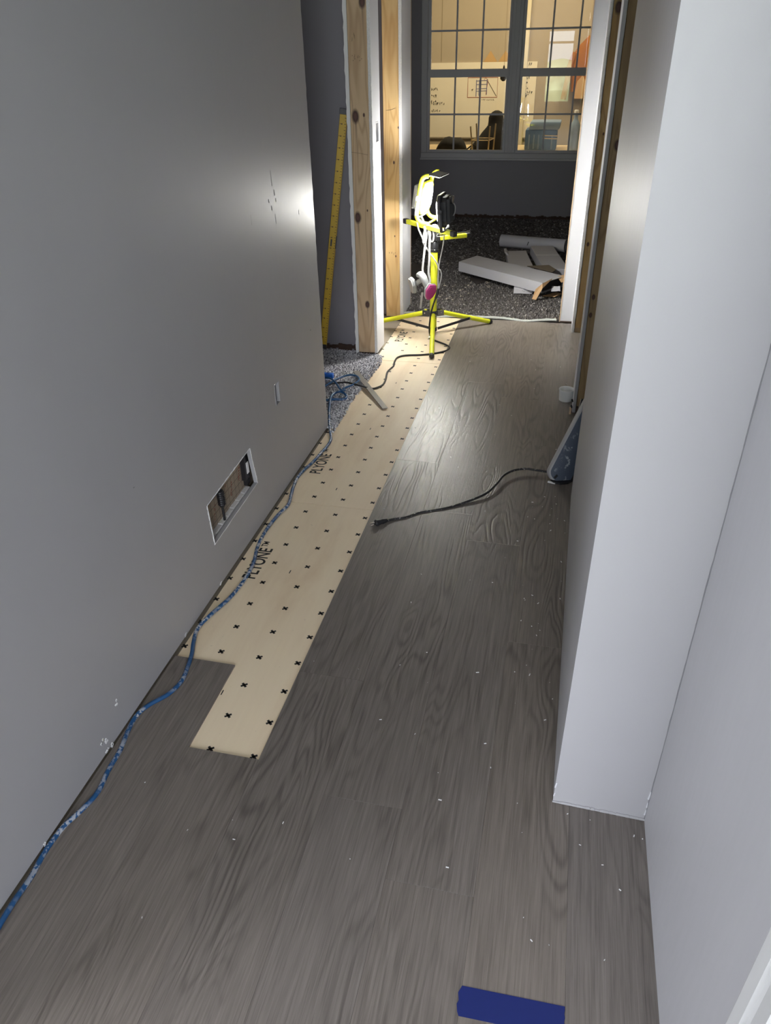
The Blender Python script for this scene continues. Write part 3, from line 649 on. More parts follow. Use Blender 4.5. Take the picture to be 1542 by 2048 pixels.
for f in feet:
    d = (f - PC); d.z = 0; d.normalize(); s = Vector((-d.y, d.x, 0))
    top = PC + d * 0.046 + Vector((0, 0, 0.116)); ft = Vector((f.x, f.y, 0.0135)); ax = (ft - top).normalized()
    leg = G().tube([top, ft - ax * 0.012], 0.0128, 14).make('leg', YEL, t, smooth=True)
    G().tube([ft - ax * 0.016, ft - ax * 0.002, ft + ax * 0.004], [0.0138, 0.0138, 0.010], 14).make('foot_cap', BLK, leg, smooth=True)
    for sg in (-1, 1): G().obox(PC + d * 0.040 + s * 0.0165 * sg + Vector((0, 0, 0.115)), d * 0.020, s * 0.0018, (0, 0, 0.017)).make('hinge_plate', CHROME if sg < 0 else DKMET, t, bevel=0.001)
    G().lathe(PC + d * 0.046 - s * 0.020 + Vector((0, 0, 0.116)), s, [(0.004, 0), (0.004, 0.04)], 8).make('hinge_pin', CHROME, t)
    mid = top.lerp(ft, 0.55); b0 = mid - s * 0.0155; b1 = PC + d * 0.026 - s * 0.008 + Vector((0, 0, 0.024)); bd = (b1 - b0).normalized(); bn = bd.cross(s).normalized()
    G().obox((b0 + b1) / 2, (b1 - b0) / 2, s * 0.0018, bn * 0.0075).make('brace', DKMET, t, bevel=0.001)
    G().lathe(b0 - s * 0.003, s, [(0.0045, 0), (0.0045, 0.008)], 8).make('brace_rivet', CHROME, t)
# crossbar and handle bar
B0, B1 = Vector((-0.883, 4.309, 0.580)), Vector((-0.566, 4.006, 0.580)); bd = (B1 - B0).normalized(); bs = Vector((-bd.y, bd.x, 0))
bar = G().obox((B0 + B1) / 2, (B1 - B0) / 2 * 0.93, bs * 0.0115, (0, 0, 0.0115)).make('crossbar', YEL, t, bevel=0.002, seg=2)
for p, q in ((B0, bd), (B1, -bd)): G().obox(p + q * 0.004, bd * 0.016, bs * 0.0135, (0, 0, 0.0135)).make('end_cap', DKMET if p is B0 else BLK, bar, bevel=0.003)
H0, H1 = Vector((-0.675, 4.132, 0.529)), Vector((-0.518, 4.236, 0.529)); hd = (H1 - H0).normalized(); hs = Vector((-hd.y, hd.x, 0))
hb = G().obox((H0 + H1) / 2, (H1 - H0) / 2 * .9, hs * 0.011, (0, 0, 0.010)).make('handle_bar', YEL, t, bevel=0.002)
for p, q in ((H0, hd), (H1, -hd)): G().obox(p + q * 0.002, hd * 0.014, hs * 0.0125, (0, 0, 0.0125)).make('end_cap', BLK, hb, bevel=0.003)
G().tube(spline([H0 + Vector((0, 0, -.005)), H0 + Vector((.0, -.002, .018)), H0.lerp(H1, .12) + Vector((0, 0, .021)), H0.lerp(H1, .7) + Vector((0, 0, .018)), H1 + Vector((.008, 0, .021))], 6), 0.0032, 8).make('wire_clip', CHROME, hb, smooth=True)
G().lathe((PC.x, PC.y, 0.566), (0, 0, 1), [(0.018, 0), (0.02, .003), (0.02, .022), (.012, .03)], 16).make('bar_clamp', BLK, t, smooth=True)

def lamp_head(c, az, tilt, caged, name='lamp_head'):
    """LED flood head: n = lens normal, s = sideways, u = up; housing with fins, lens, U bracket, cage"""
    n = Vector((math.cos(az) * math.cos(tilt), math.sin(az) * math.cos(tilt), math.sin(tilt))); s = Vector((-math.sin(az), math.cos(az), 0)); u = n.cross(s); c = Vector(c)
    P = lambda a, b, d: c + s * a + u * b + n * d
    w, h = 0.082, 0.080; k = 0.024
    oct_ = [(-w, -h + k), (-w + k, -h), (w - k, -h), (w, -h + k), (w, h - k), (w - k, h), (-w + k, h), (-w, h - k)]
    hd_ = G().prism([P(a, b, -0.012) for a, b in oct_], n * 0.018).make(name, DKMET if not caged else YEL, t, bevel=0.003)
    hd_['label'] = 'lit work light head with a yellow guard frame' if caged else 'black work light head turned away from the camera'
    g = G().prism([P(a * .84, b * .84, -0.040) for a, b in oct_], n * 0.029); g.make('housing_back', BLK if not caged else GREYRUB, hd_, bevel=0.002)
    g = G()
    for i in range(9): a = -0.056 + 0.014 * i; g.obox(P(a, 0, -0.046), s * 0.0018, u * 0.058, n * 0.009)
    g.make('cooling_fins', BLK if not caged else GREYRUB, hd_)
    o8 = [(a * .86, b * .86) for a, b in oct_]
    G().add([P(a, b, 0.0065) for a, b in o8] + [P(a * .72, b * .72, 0.016) for a, b in o8], [tuple(range(8, 16))] + [(i, (i + 1) % 8, 8 + (i + 1) % 8, 8 + i) for i in range(8)]).make('lens', LENS if caged else LENS2, hd_)
    br = spline([P(-.094, .012, -.012), P(-.094, -.045, -.014), P(-.088, -.088, -.014), P(-.06, -.098, -.014), P(.06, -.098, -.014), P(.088, -.088, -.014), P(.094, -.045, -.014), P(.094, .012, -.012)], 4)
    G().tube(br, 0.0085, 8, flat=0.35, upv=s).make('bracket', GREYRUB if caged else BLK, hd_, smooth=True)
    for sg in (-1, 1): G().lathe(P(.083 * sg, .006, -.013), s * sg, [(0.012, 0), (0.014, .012), (0.014, .02), (0.009, .023)], 12).make('bracket_knob', CORDW if caged else BLK, hd_, smooth=True)
    G().tube([P(0, -.10, -.014), c + Vector((0, 0, 0.590 - c.z)) - n * 0.014], 0.008, 10).make('mount_bolt', BLK, hd_, smooth=True)
    if caged:
        for sg in (-1, 1):
            pts = spline([P(.088 * sg, .121, .022), P(.088 * sg, .117, .006), P(.088 * sg, .096, -.010), P(.088 * sg, .04, -.014), P(.088 * sg, -.05, -.014), P(.088 * sg, -.094, -.006), P(.088 * sg, -.112, .018), P(.088 * sg, -.112, .055)], 6)
            G().tube(pts, 0.011, 12, flat=0.55, upv=s).make('guard_frame', YEL, hd_, smooth=True)
        for b, d in ((.121, .022), (-.112, .055)): G().tube([P(-.088, b, d), P(.088, b, d)], 0.005, 10).make('guard_bar', YEL, hd_, smooth=True)
        G().obox(P(0, .124, .048), s * .078, u * .0022, n * .034).make('visor', GREYRUB, hd_, bevel=0.001)
        G().tube([P(-.07, .1275, .08), P(.07, .1275, .08)], 0.003, 8).make('visor_lip', CHROME, hd_, smooth=True)
    else:
        g = G().lathe(P(0.02, .05, -.05), -n, [(.018, 0), (.02, .004), (.02, .016), (.012, .02)], 14); g.make('switch_boot', BLK, hd_, smooth=True)
        G().tube(spline([P(-.02, .03, -.058), P(-.035, .01, -.064), P(-.03, -.02, -.062), P(-.01, -.03, -.058)], 6), 0.003, 8).make('cable_loop', CORDW, hd_, smooth=True)
        G().lathe(P(-.03, .058, -.05), -n, [(.006, 0), (.006, .012)], 10).make('hinge_screw', CHROME, hd_)
    return hd_
lamp_head((-0.752, 4.215, 0.722), math.radians(-9), math.radians(-9), True)
lamp_head((-0.640, 4.050, 0.688), math.radians(176), math.radians(-4), False)
# cords of the two heads, joined at a black connector
cg = spline([(-0.8014, 4.2200, 0.5934), (-0.7866, 4.1800, 0.5634), (-0.7532, 4.1300, 0.5239), (-0.7490, 4.1250, 0.5042), (-0.7160, 4.1180, 0.4595), (-0.6690, 4.1200, 0.3970), (-0.6620, 4.1220, 0.3510), (-0.6634, 4.1200, 0.3024), (-0.6589, 4.1150, 0.2598)], 6)
G().tube(cg, 0.0042, 8).make('head_cord', CORDW, t, smooth=True)
cg = spline([(-0.6234, 4.0500, 0.6022), (-0.6300, 4.0800, 0.5353), (-0.6393, 4.1000, 0.4844), (-0.6544, 4.1180, 0.4193), (-0.6604, 4.1180, 0.3763), (-0.6509, 4.1120, 0.3674), (-0.6434, 4.1120, 0.3434), (-0.6481, 4.1120, 0.3051), (-0.6585, 4.1120, 0.2662)], 6)
G().tube(cg, 0.0036, 8).make('head_cord', CORDW, t, smooth=True)
for pp in ([(-0.7470, 4.1900, 0.5797), (-0.7559, 4.1800, 0.5449), (-0.7593, 4.1700, 0.5154), (-0.7490, 4.1600, 0.4968), (-0.7363, 4.1500, 0.5203), (-0.7304, 4.1600, 0.5600), (-0.7315, 4.1800, 0.5871)], [(-0.7252, 4.1600, 0.5860), (-0.7211, 4.1400, 0.5487), (-0.7107, 4.1300, 0.5174), (-0.6979, 4.1200, 0.5146), (-0.6915, 4.1200, 0.5381), (-0.6981, 4.1300, 0.5848)]):
    G().tube(spline(pp, 6), 0.0045, 8).make('cord_loop', CORDW, t, smooth=True)
G().tube([(-0.6587, 4.1130, 0.2659), (-0.6633, 4.1100, 0.2416), (-0.6730, 4.1040, 0.2121)], [.007, .0085, .006], 12).make('cord_connector', BLK, t, smooth=True)
pts = spline([(-0.6730, 4.1040, 0.2121), (-0.6839, 4.0950, 0.1776), (-0.6946, 4.0880, 0.1337), (-0.6992, 4.0850, 0.0943), (-0.7026, 4.0850, 0.0507), (-0.6954, 4.0705, 0.0120), (-0.6683, 4.0146, 0.0060)] + [(-0.6479, 3.9954, 0.0050), (-0.5863, 3.9473, 0.0050), (-0.5571, 3.9030, 0.0050), (-0.5659, 3.8529, 0.0050), (-0.6176, 3.8000, 0.0050), (-0.6902, 3.7626, 0.0050), (-0.7706, 3.7403, 0.0050), (-0.8059, 3.7000, 0.0050), (-0.8074, 3.6316, 0.0050), (-0.8001, 3.5740, 0.0050), (-0.8075, 3.5294, 0.0050), (-0.8119, 3.4792, 0.0050), (-0.7982, 3.3792, 0.0050), (-0.7982, 3.3134, 0.0050), (-0.8207, 3.2707, 0.0050), (-0.8408, 3.2606, 0.0050), (-0.8711, 3.2341, 0.0220), (-0.9178, 3.2382, 0.0300), (-0.9634, 3.2529, 0.0300), (-1.0138, 3.2471, 0.0260), (-1.0565, 3.2315, 0.0200), (-1.1062, 3.1945, 0.0170), (-1.1770, 3.1026, 0.0160), (-1.3122, 3.1270, 0.0160), (-1.4562, 3.2299, 0.0160)], 6)
pc = G().tube(pts, 0.0046, 8).make('power_cord', CORDB, t, smooth=True); pc['label'] = 'black power cord running along the plywood to the left doorway'

# ---- respirator hanging by its straps from the crossbar
rs = empty('respirator', (-0.7301, 4.0900, 0.2049)); tag(rs, 'grey half face respirator with a pink filter hanging from the work light', 'respirator')
def filt(c, n, upv, w, h, th, mat, name, lip=None):
    n = Vector(n).normalized(); u = (Vector(upv) - n * n.dot(Vector(upv))).normalized(); s = u.cross(n); c = Vector(c)
    out = []
    prof = [(-0.62, 1.0), (0.62, 1.0), (1.0, 0.25), (0.72, -0.55), (0.25, -1.0), (-0.25, -1.0), (-0.72, -0.55), (-1.0, 0.25)]
    pts = [c + s * a * w + u * b * h for a, b in prof]
    o = G().prism(pts, n * th).make(name, mat, rs, bevel=0.006, seg=3, smooth=True)
    return o, (lambda a, b, d: c + s * a * w + u * b * h + n * d)
rc = Vector((-0.7052, 4.0650, 0.2630)); nr = Vector((0.72, -0.66, -0.20)); ur = Vector((0.25, 0.1, 1.0))
o, P = filt(rc, nr, ur, 0.040, 0.046, 0.011, GREYRUB, 'filter_holder')
o, P = filt(rc + nr.normalized() * 0.010, nr, ur, 0.0375, 0.0435, 0.014, PINK, 'pink_filter')
o, P = filt(rc + nr.normalized() * 0.0225, nr, ur, 0.029, 0.034, 0.004, plain('deep_magenta_face', (0.40, 0.03, 0.17, 1), 0.55), 'filter_face')
lc = Vector((-0.7909, 4.1000, 0.2829)); nl = Vector((-0.80, -0.50, -0.22))
filt(lc, nl, (0.1, 0, 1), 0.036, 0.044, 0.018, GREYRUB, 'filter_holder'); filt(lc + nl.normalized() * .016, nl, (0.1, 0, 1), 0.033, 0.041, 0.010, CORDW, 'grey_filter')
mp = spline([(-0.7700, 4.0850, 0.3397), (-0.7513, 4.0750, 0.3484), (-0.7326, 4.0650, 0.3273), (-0.7182, 4.0650, 0.2953), (-0.7075, 4.0700, 0.2671)], 6)
G().tube(mp, [0.016 + 0.008 * math.sin(math.pi * min(1, i / (len(mp) - 1)) ** .7) for i in range(len(mp))], 14, flat=0.7).make('facepiece', GREYRUB, rs, smooth=True)
G().tube(spline([(-0.7791, 4.0900, 0.2943), (-0.7641, 4.0850, 0.3072), (-0.7492, 4.0800, 0.3173)], 5), [0.013] * 11, 12).make('inlet_port', GREYRUB, rs, smooth=True)
for nm, pp, r in (('strap', [(-0.7508, 4.1650, 0.5843), (-0.7403, 4.1400, 0.5430), (-0.7363, 4.1100, 0.5026), (-0.7424, 4.0980, 0.4261), (-0.7459, 4.0900, 0.3691), (-0.7351, 4.0780, 0.3401)], 0.0062), ('strap', [(-0.7189, 4.1550, 0.5871), (-0.7139, 4.1300, 0.5458), (-0.7122, 4.1080, 0.5089), (-0.7109, 4.1000, 0.4268), (-0.7127, 4.0920, 0.3564), (-0.7020, 4.0820, 0.3161), (-0.7047, 4.0750, 0.2987)], 0.0058), ('strap_end', [(-0.7448, 4.0900, 0.2461), (-0.7505, 4.0920, 0.2118), (-0.7535, 4.0940, 0.1801), (-0.7565, 4.0960, 0.1539)], 0.006)):
    q = spline(pp, 6); G().tube(q, r, 8, flat=0.25, upv=(0, -1, 0)).make(nm, CORDW, rs, smooth=True)
G().obox((-0.7369, 4.1080, 0.5134), (.007, 0, 0), (0, .003, 0), (0, 0, .008)).make('strap_buckle', CORDW, rs, bevel=0.002)

# ================================================================= THINGS ON THE FLOOR
hose = [(-0.9055, 0.5658, 0.0062), (-0.9064, 0.5885, 0.0062), (-0.9086, 0.6348, 0.0062), (-0.9099, 0.6840, 0.0062), (-0.9173, 0.7312, 0.0062), (-0.9203, 0.7702, 0.0062), (-0.9113, 0.8036, 0.0062), (-0.8978, 0.8429, 0.0062), (-0.8876, 0.8922, 0.0062), (-0.8960, 0.9525, 0.0062), (-0.8992, 1.0089, 0.0062), (-0.9108, 1.0668, 0.0062), (-0.9166, 1.1160, 0.0062), (-0.9018, 1.1547, 0.0062), (-0.8709, 1.1997, 0.0062), (-0.8589, 1.2493, 0.0062), (-0.8669, 1.3045, 0.0062), (-0.8786, 1.3536, 0.0062), (-0.8932, 1.3938, 0.0062), (-0.9074, 1.4532, 0.0062), (-0.8948, 1.5213, 0.0062), (-0.8726, 1.6022, 0.0062), (-0.8637, 1.6952, 0.0062), (-0.8686, 1.7835, 0.0062), (-0.8891, 1.8714, 0.0062), (-0.8975, 1.9680, 0.0062), (-0.8919, 2.0672, 0.0062), (-0.8784, 2.1460, 0.0062), (-0.8899, 2.2124, 0.0062), (-0.9025, 2.2777, 0.0062), (-0.9094, 2.3509, 0.0062), (-0.9029, 2.4177, 0.0062), (-0.8890, 2.4840, 0.0062), (-0.8819, 2.5559, 0.0062), (-0.8738, 2.6354, 0.0062), (-0.8788, 2.6963, 0.0062), (-0.9119, 2.7892, 0.0062), (-0.9338, 2.8566, 0.0140), (-0.9534, 2.9255, 0.0300), (-0.9847, 3.0511, 0.0300), (-0.9867, 3.1154, 0.0280), (-0.9658, 3.1535, 0.0240), (-0.9354, 3.1320, 0.0200), (-0.9233, 3.0969, 0.0180), (-0.9393, 3.0761, 0.0180), (-0.9733, 3.0679, 0.0200), (-0.9970, 3.0499, 0.0220), (-1.0352, 3.0475, 0.0200)]
hose = [(max(x, XL + 0.0068) if y < 2.78 else x, y, z + 0.004 * (0 < i < 3)) for i, (x, y, z) in enumerate(hose)]
tag(G().tube(spline(hose, 6), 0.0058, 10).make('air_hose', HOSE, smooth=True, origin=hose[0]), 'blue paint-splattered hose snaking along the foot of the left wall', 'hose')
loop = [(-1.1143, 3.3029, 0.0200), (-1.0836, 3.3051, 0.0240), (-1.0483, 3.2830, 0.0300), (-1.0006, 3.2081, 0.0400), (-0.9584, 3.1309, 0.0440), (-0.9414, 3.1474, 0.0360), (-0.9575, 3.1776, 0.0300), (-0.9319, 3.2202, 0.0300), (-0.9147, 3.2684, 0.0300), (-0.9137, 3.3079, 0.0300), (-0.9404, 3.3463, 0.0300), (-0.9773, 3.3497, 0.0300), (-1.0057, 3.3175, 0.0300), (-1.0256, 3.2672, 0.0340), (-1.0409, 3.2321, 0.0300), (-1.0781, 3.1860, 0.0200), (-1.1592, 3.2013, 0.0180), (-1.2062, 3.3045, 0.0180), (-1.1712, 3.3587, 0.0180)]
tag(G().tube(spline(loop, 7), 0.0047, 8).make('coiled_cord', plain('blue_cord_jacket', (0.02, 0.085, 0.20, 1), 0.45), smooth=True, origin=loop[0]), 'coiled blue cord heaped on the carpet in the left doorway', 'cord')
cb = Vector((-1.0764, 3.3213, 0.0300))
e = empty('cord_plug', tuple(cb - Vector((0, 0, .017)))); tag(e, 'bright blue cord plug peeping from behind the left wall end', 'plug')
bp = plain('bright_blue_plastic', (0.01, 0.13, 0.55, 1), 0.4)
G().obox(cb, (.026, 0, 0), (0, .012, 0), (0, 0, .014)).make('plug_body', bp, e, bevel=0.004, seg=2); G().obox(cb + Vector((.0, 0, .0145)), (.008, 0, 0), (0, .006, 0), (0, 0, .0012)).make('plug_label', plain('dark_blue_label', (0.01, 0.05, 0.25, 1), 0.4), e)

sp4 = [Vector(p) for p in [(-0.9738, 3.4122, 0.0220), (-0.9512, 3.4303, 0.0220), (-0.7116, 3.0472, 0.0040), (-0.7330, 3.0329, 0.0040)]]
tag(G().prism(sp4, (0, 0, 0.0042)).make('plank_offcut', plain('grey_vinyl_offcut', (0.22, 0.20, 0.175, 1), 0.45, var=0.12, vscale=90), bevel=0.0006), 'narrow grey vinyl plank offcut lying across the black cord', 'plank offcut')

# black two-prong cord
cp = [(-0.5115, 2.1043, 0.0100), (-0.4782, 2.1306, 0.0060), (-0.4445, 2.1493, 0.0048), (-0.3972, 2.1925, 0.0048), (-0.3199, 2.2355, 0.0048), (-0.2549, 2.2852, 0.0080), (-0.1885, 2.3495, 0.0140), (-0.1542, 2.4241, 0.0180), (-0.1344, 2.4905, 0.0200), (-0.1005, 2.5373, 0.0200), (-0.0565, 2.5598, 0.0200), (-0.0183, 2.5575, 0.0200), (0.0291, 2.5470, 0.0220), (0.0480, 2.5427, 0.0220)]
tl = empty('power_tool', (0.0732, 2.5244, 0.0000)); tag(tl, 'paint-splattered blue grey power tool lying behind the right wall corner', 'power tool')
G().tube(spline(cp, 7), 0.0044, 8).make('power_cord', CORDP, tl, smooth=True)
p0 = Vector(cp[0]); pd = (Vector((-0.5505, 2.0737, 0.0100)) - p0).normalized(); ps = Vector((-pd.y, pd.x, 0))
G().tube([p0 - pd * .012, p0, p0 + pd * .006, p0 + pd * .012, p0 + pd * .03, p0 + pd * .034], [.0065, .009, .0105, .0085, .013, .010], 10).make('plug_body', BLK, tl, smooth=True)
for sg in (-1, 1): G().obox(p0 + pd * .042 + Vector((0, 0, sg * .0045)), pd * .009, ps * .003, (0, 0, .0008)).make('plug_prong', CHROME, tl)
# tool shell: a long rounded tongue leaning up and away behind the wall corner
q0 = Vector((0.0462, 2.4996, 0.0000)); q1 = Vector((0.1744, 2.6600, 0.2816)); ax = (q1 - q0); L = ax.length; ax.normalize()
sd = Vector((0.93, 0.25, -0.10)); sd = (sd - ax * ax.dot(sd)).normalized(); nn = sd.cross(ax); nn = nn if nn.y < 0 else -nn
def tongue(w, l, k=14):
    pts = []
    for i in range(k + 1):
        a = math.pi * i / k; pts.append((-w * math.cos(a), -w * 0.75 * math.sin(a)))
    return [(a + 0.0, b + w * .75) for a, b in pts] + [(w * 1.05, l), (-w * 1.05, l)]
cc = q0 + sd * 0.018 + Vector((0, 0, 0.012))
G().prism([cc + sd * a + ax * b for a, b in tongue(0.047, L)], -nn * 0.034).make('tool_shell', TOOLR, tl, bevel=0.007, seg=3, smooth=True)
G().prism([cc + nn * 0.0 + sd * (a + .002) + ax * (b + .006) for a, b in tongue(0.0425, L - .02)], nn * 0.005).make('tool_face', TOOLG, tl, bevel=0.0025, seg=2, smooth=True)
G().prism([cc + nn * .0052 + sd * (-.020 + a) + ax * (.014 + b) for a, b in ((0, 0), (.008, -.004), (.013, .012), (.005, .016))], nn * 0.001).make('vent_slot', BLK, tl)
G().prism([Vector((p.x, p.y, 0.0045)) for p in [q0 + Vector((a, b, 0)) for a, b in ((-.006, .006), (.006, -.010), (.03, -.014), (.06, -.004), (.084, .03), (.09, .12), (.03, .09))]], (0, 0, 0.009)).make('tool_base', BLK, tl, bevel=0.002)
# dark case beyond it
kc = empty('tool_case', (0.19, 3.02, 0)); tag(kc, 'black tool case edge showing behind the right wall corner', 'case')
c0 = Vector((0.1279, 3.0484, 0.0045)); c1 = Vector((0.1594, 3.0200, 0.0766)); 
G().prism([(c0.x, c0.y, .0045), (c0.x + .16, c0.y - .12, .0045), (c0.x + .19, c0.y - .08, .0045), (c0.x + .03, c0.y + .045, .0045)], (0.012, 0.01, 0.11)).make('case_body', BLK, kc, bevel=0.004)
G().tube([(c0.x - .001, c0.y, .008), (c0.x + .012, c0.y + .01, .116)], 0.003, 6).make('case_edge', CHROME, kc)

# frosted cup
cu = (0.0798, 3.2933, 0.0045)
g = G().lathe(cu, (0.0, 0.0, 1), [(.026, 0), (.030, .001), (.0335, .050), (.035, .051), (.035, .055), (.0325, .055), (.0305, .051), (.0275, .004), (.001, .0035)], 28)
tag(g.make('plastic_cup', CLEAR, smooth=True), 'small frosted white plastic cup standing by the right stud', 'cup')

# painter's tape
tq = [Vector((-0.0396, 0.6688, 0.0000)), Vector((0.1365, 0.6733, 0.0000)), Vector((0.1365, 0.6733, 0.0000)), Vector((-0.0331, 0.6215, 0.0000))]
x0, y0 = tq[0].x, tq[0].y; x1, y1 = tq[1].x, tq[1].y; g = G(); hgt = 0.0490
top = [(x0 + (x1 - x0) * i / 12, y0 + (y1 - y0) * i / 12) for i in range(13)]; bot = [(x0 + (x1 - x0) * i / 12 + .0005, y0 - hgt + (y1 - y0) * i / 12) for i in range(13)]
lft = [(x0 - .004 + .0016 * math.sin(k * 2.1), y0 - hgt * k / 8) for k in range(1, 8)]; rgt = [(x1 + .0008 * math.sin(k * 2.7), y1 - hgt * k / 8) for k in range(1, 8)]
out = top + rgt + bot[::-1] + lft[::-1]
tag(G().prism([(a, b, 0.0044) for a, b in reversed(out)], (0, 0, 0.0005)).make('painters_tape', TAPE), 'strip of dark blue painters tape stuck across the nearest planks', 'tape')

# yellow ruler leaning in the dark doorway
ra, rb = Vector((-1.0637, 3.7570, 1.1530)), Vector((-1.2090, 3.6720, 0.0588)); rb.z = max(rb.z, 0.014); dd = (ra - rb).normalized(); rn = Vector((0.18, -1, 0)); rn = (rn - dd * dd.dot(rn)).normalized(); rsd = dd.cross(rn)
if rsd.x < 0: rsd = -rsd
ru = empty('long_ruler', tuple(rb)); tag(ru, 'long yellow ruler leaning on the dark wall in the left doorway', 'ruler')
G().obox((ra + rb) / 2, (ra - rb) / 2, rsd * 0.0165, rn * 0.006).make('ruler_blade', RULE, ru, bevel=0.0008)
G().obox((ra + rb) / 2 + rsd * 0.0175 - rn * .002, (ra - rb) / 2, rsd * 0.0025, rn * 0.007).make('ruler_edge', RULED, ru)
for p, q in ((ra, 1), (rb, -1)): G().obox(p + dd * 0.006 * q, dd * 0.012, rsd * 0.0195, rn * 0.008).make('end_cap', BLK, ru, bevel=0.001)
g = G(); Lr = (ra - rb).length
for i in range(int(Lr / 0.0127)):
    b = rb + dd * (0.02 + 0.0127 * i) + rn * 0.0063; ln_ = 0.008 if i % 2 == 0 else 0.0045
    g.obox(b + rsd * (0.0165 - ln_ / 2 - .001), rsd * ln_ / 2, dd * 0.0010, rn * 0.0003)
    if i % 4 == 2: g.obox(b - rsd * 0.004, rsd * 0.0028, dd * 0.0022, rn * 0.0003); g.obox(b - rsd * 0.011, rsd * 0.0016, dd * 0.0016, rn * 0.0003)
g.make('ruler_marks', INK, ru)
mm = Vector((-1.1393, 3.7000, 0.5820)); tt = (mm - rb).dot(dd); g = G()
g.obox(rb + dd * tt + rn * .0064 - rsd * .004, dd * .017, rsd * .004, rn * .0006); g.obox(rb + dd * (tt + .004) + rn * .003 + rsd * .0195, dd * .03, rsd * .002, rn * .003); g.make('hang_hole', BLK, ru)

# ================================================================= BACK ROOM LITTER
CZ = 0.014
# long box: top corners in the picture at height ~0.10
lt = [Vector(p) for p in [(-0.7153, 5.3584, 0.1150), (-0.6116, 5.5552, 0.1150), (0.0251, 5.0778, 0.1150), (-0.1111, 4.8823, 0.1150)]]
lb = empty('long_carton', tuple(sum(lt, Vector()) / 4 - Vector((0, 0, .1)))); tag(lb, 'long white cardboard box with a torn open end nearest the doorway', 'box')
dz = Vector((0, 0, -0.062)); th = Vector((0, 0, .003))
G().prism(lt[::-1], (0, 0, 0.003)).make('top_panel', KBOARD, lb); G().prism([v + dz for v in lt], (0, 0, 0.003)).make('bottom_panel', KBOARD, lb)
for i, j in ((0, 3), (1, 2), (0, 1)):
    a, b = lt[i], lt[j]; nrm = (b - a).cross(Vector((0, 0, 1))).normalized() * .0015
    G().prism([a + dz - nrm, b + dz - nrm, b - nrm, a - nrm], nrm * 2).make('side_panel', KBOARD, lb)
# black sheet put in for the shade inside, and the torn flap
a, b = lt[3], lt[2]; inn = (lt[0] - lt[3]).normalized() * 0.02
G().prism([a + inn + dz, b + inn + dz, b + inn, a + inn], inn * .2).make('inner_shade', BLK, lb)
f0, f1 = Vector((-0.1678, 4.8657, 0.0180)), Vector((-0.1414, 4.8473, 0.0180))
G().prism([lt[3] + Vector((0, 0, -.004)), lt[3].lerp(lt[2], .42) + Vector((0, 0, .010)), lt[3].lerp(f1, .5) + Vector((.018, 0, .02)), f1, f0, lt[3].lerp(f0, .5) + Vector((-.012, 0, .010))], (0, 0, 0.003)).make('torn_flap', KRAFT, lb)
G().prism([lt[2] + Vector((-.05, -.02, .0)), lt[2] + Vector((.0, -.0, .01)), lt[2] + Vector((.02, -.07, -.01)), lt[2] + Vector((-.02, -.08, -.02))], (0, 0, .003)).make('torn_flap', KRAFT, lb)
G().prism([v for v in [(-0.0532, 4.9071, 0.0600), (0.0029, 4.8730, 0.0750), (-0.0001, 4.9230, 0.0900), (-0.0512, 4.9831, 0.0750)]], (0.002, 0.003, 0)).make('end_flap', KBOARD, lb)
g = G().prism([v for v in [(-0.1050, 4.9455, 0.0180), (-0.0246, 4.9356, 0.0180), (0.0179, 5.0130, 0.0180), (-0.0217, 5.0422, 0.0180)]], (0, 0, .003))
tag(g.make('cardboard_scrap', KRAFT), 'flat brown cardboard scrap on carpet beside the doorway jamb', 'cardboard')
g = G().tube(spline([(-0.0300, 5.3640, 0.0300), (-0.0331, 5.5046, 0.0500), (-0.0173, 5.5232, 0.0600), (-0.0015, 5.4954, 0.0500), (0.0029, 5.4098, 0.0300)], 5), 0.020, 8, flat=0.12, upv=(0, 1, 0))
tag(g.make('cardboard_strip', KRAFT, smooth=True), 'curled brown cardboard strip beside the open end of the long box', 'cardboard')
# small white box under it
sb = [Vector(p) for p in [(-0.2957, 4.9876, 0.0140), (-0.1752, 4.9955, 0.0140), (-0.1372, 5.2762, 0.0140), (-0.3072, 5.2618, 0.0140)]]
o = tag(G().prism(sb, (0, 0, 0.034)).make('small_carton', plain('white_glossy_board', (0.66, 0.65, 0.68, 1), 0.6), bevel=0.001), 'small white box with grey print under the long box', 'box')
g = G(); fd = (sb[1] - sb[0]).normalized()
for k in range(2): scrawl(g, sb[0] + fd * (.055 + .03 * k) + Vector((0, -.0012, .010)), fd * .006, (0, 0, .014), 3, .0006, (0, -1, 0), 200 + k)
g.make('printed_lettering', INKS, o)
# two flat grey boxes behind
bA = [Vector(p) for p in [(-0.4360, 5.9798, 0.0620), (-0.2857, 6.0192, 0.0620), (-0.1943, 5.4872, 0.0620), (-0.3712, 5.4884, 0.0620)]]
o = tag(G().prism([v + Vector((0, 0, -.048)) for v in bA[::-1]], (0, 0, .048)).make('flat_carton', KBOARD, bevel=0.0015), 'flat grey cardboard box lying left behind the long box', 'box')
G().prism([Vector((v.x, v.y, .0632)) for v in (bA[0].lerp(bA[3], .05), bA[0].lerp(bA[1], .12).lerp(bA[3], .05), bA[0].lerp(bA[1], .14).lerp(bA[3], .3), bA[0].lerp(bA[3], .3))][::-1], (-.02, .01, .02)).make('raised_flap', KBOARD, o)
bB = [Vector(p) for p in [(-0.2579, 6.1049, 0.0780), (-0.0862, 6.1302, 0.0780), (0.0485, 5.4311, 0.0780), (-0.1220, 5.4043, 0.0780)]]
o = tag(G().prism([v + Vector((0, 0, -.064)) for v in bB[::-1]], (0, 0, .064)).make('flat_carton', KBOARD, bevel=0.0015), 'grey cardboard box with a taped seam beside the doorway jamb', 'box')
ta, tb = bB[0].lerp(bB[3], .42), bB[1].lerp(bB[2], .42); td = (bB[3] - bB[0]).normalized() * .006
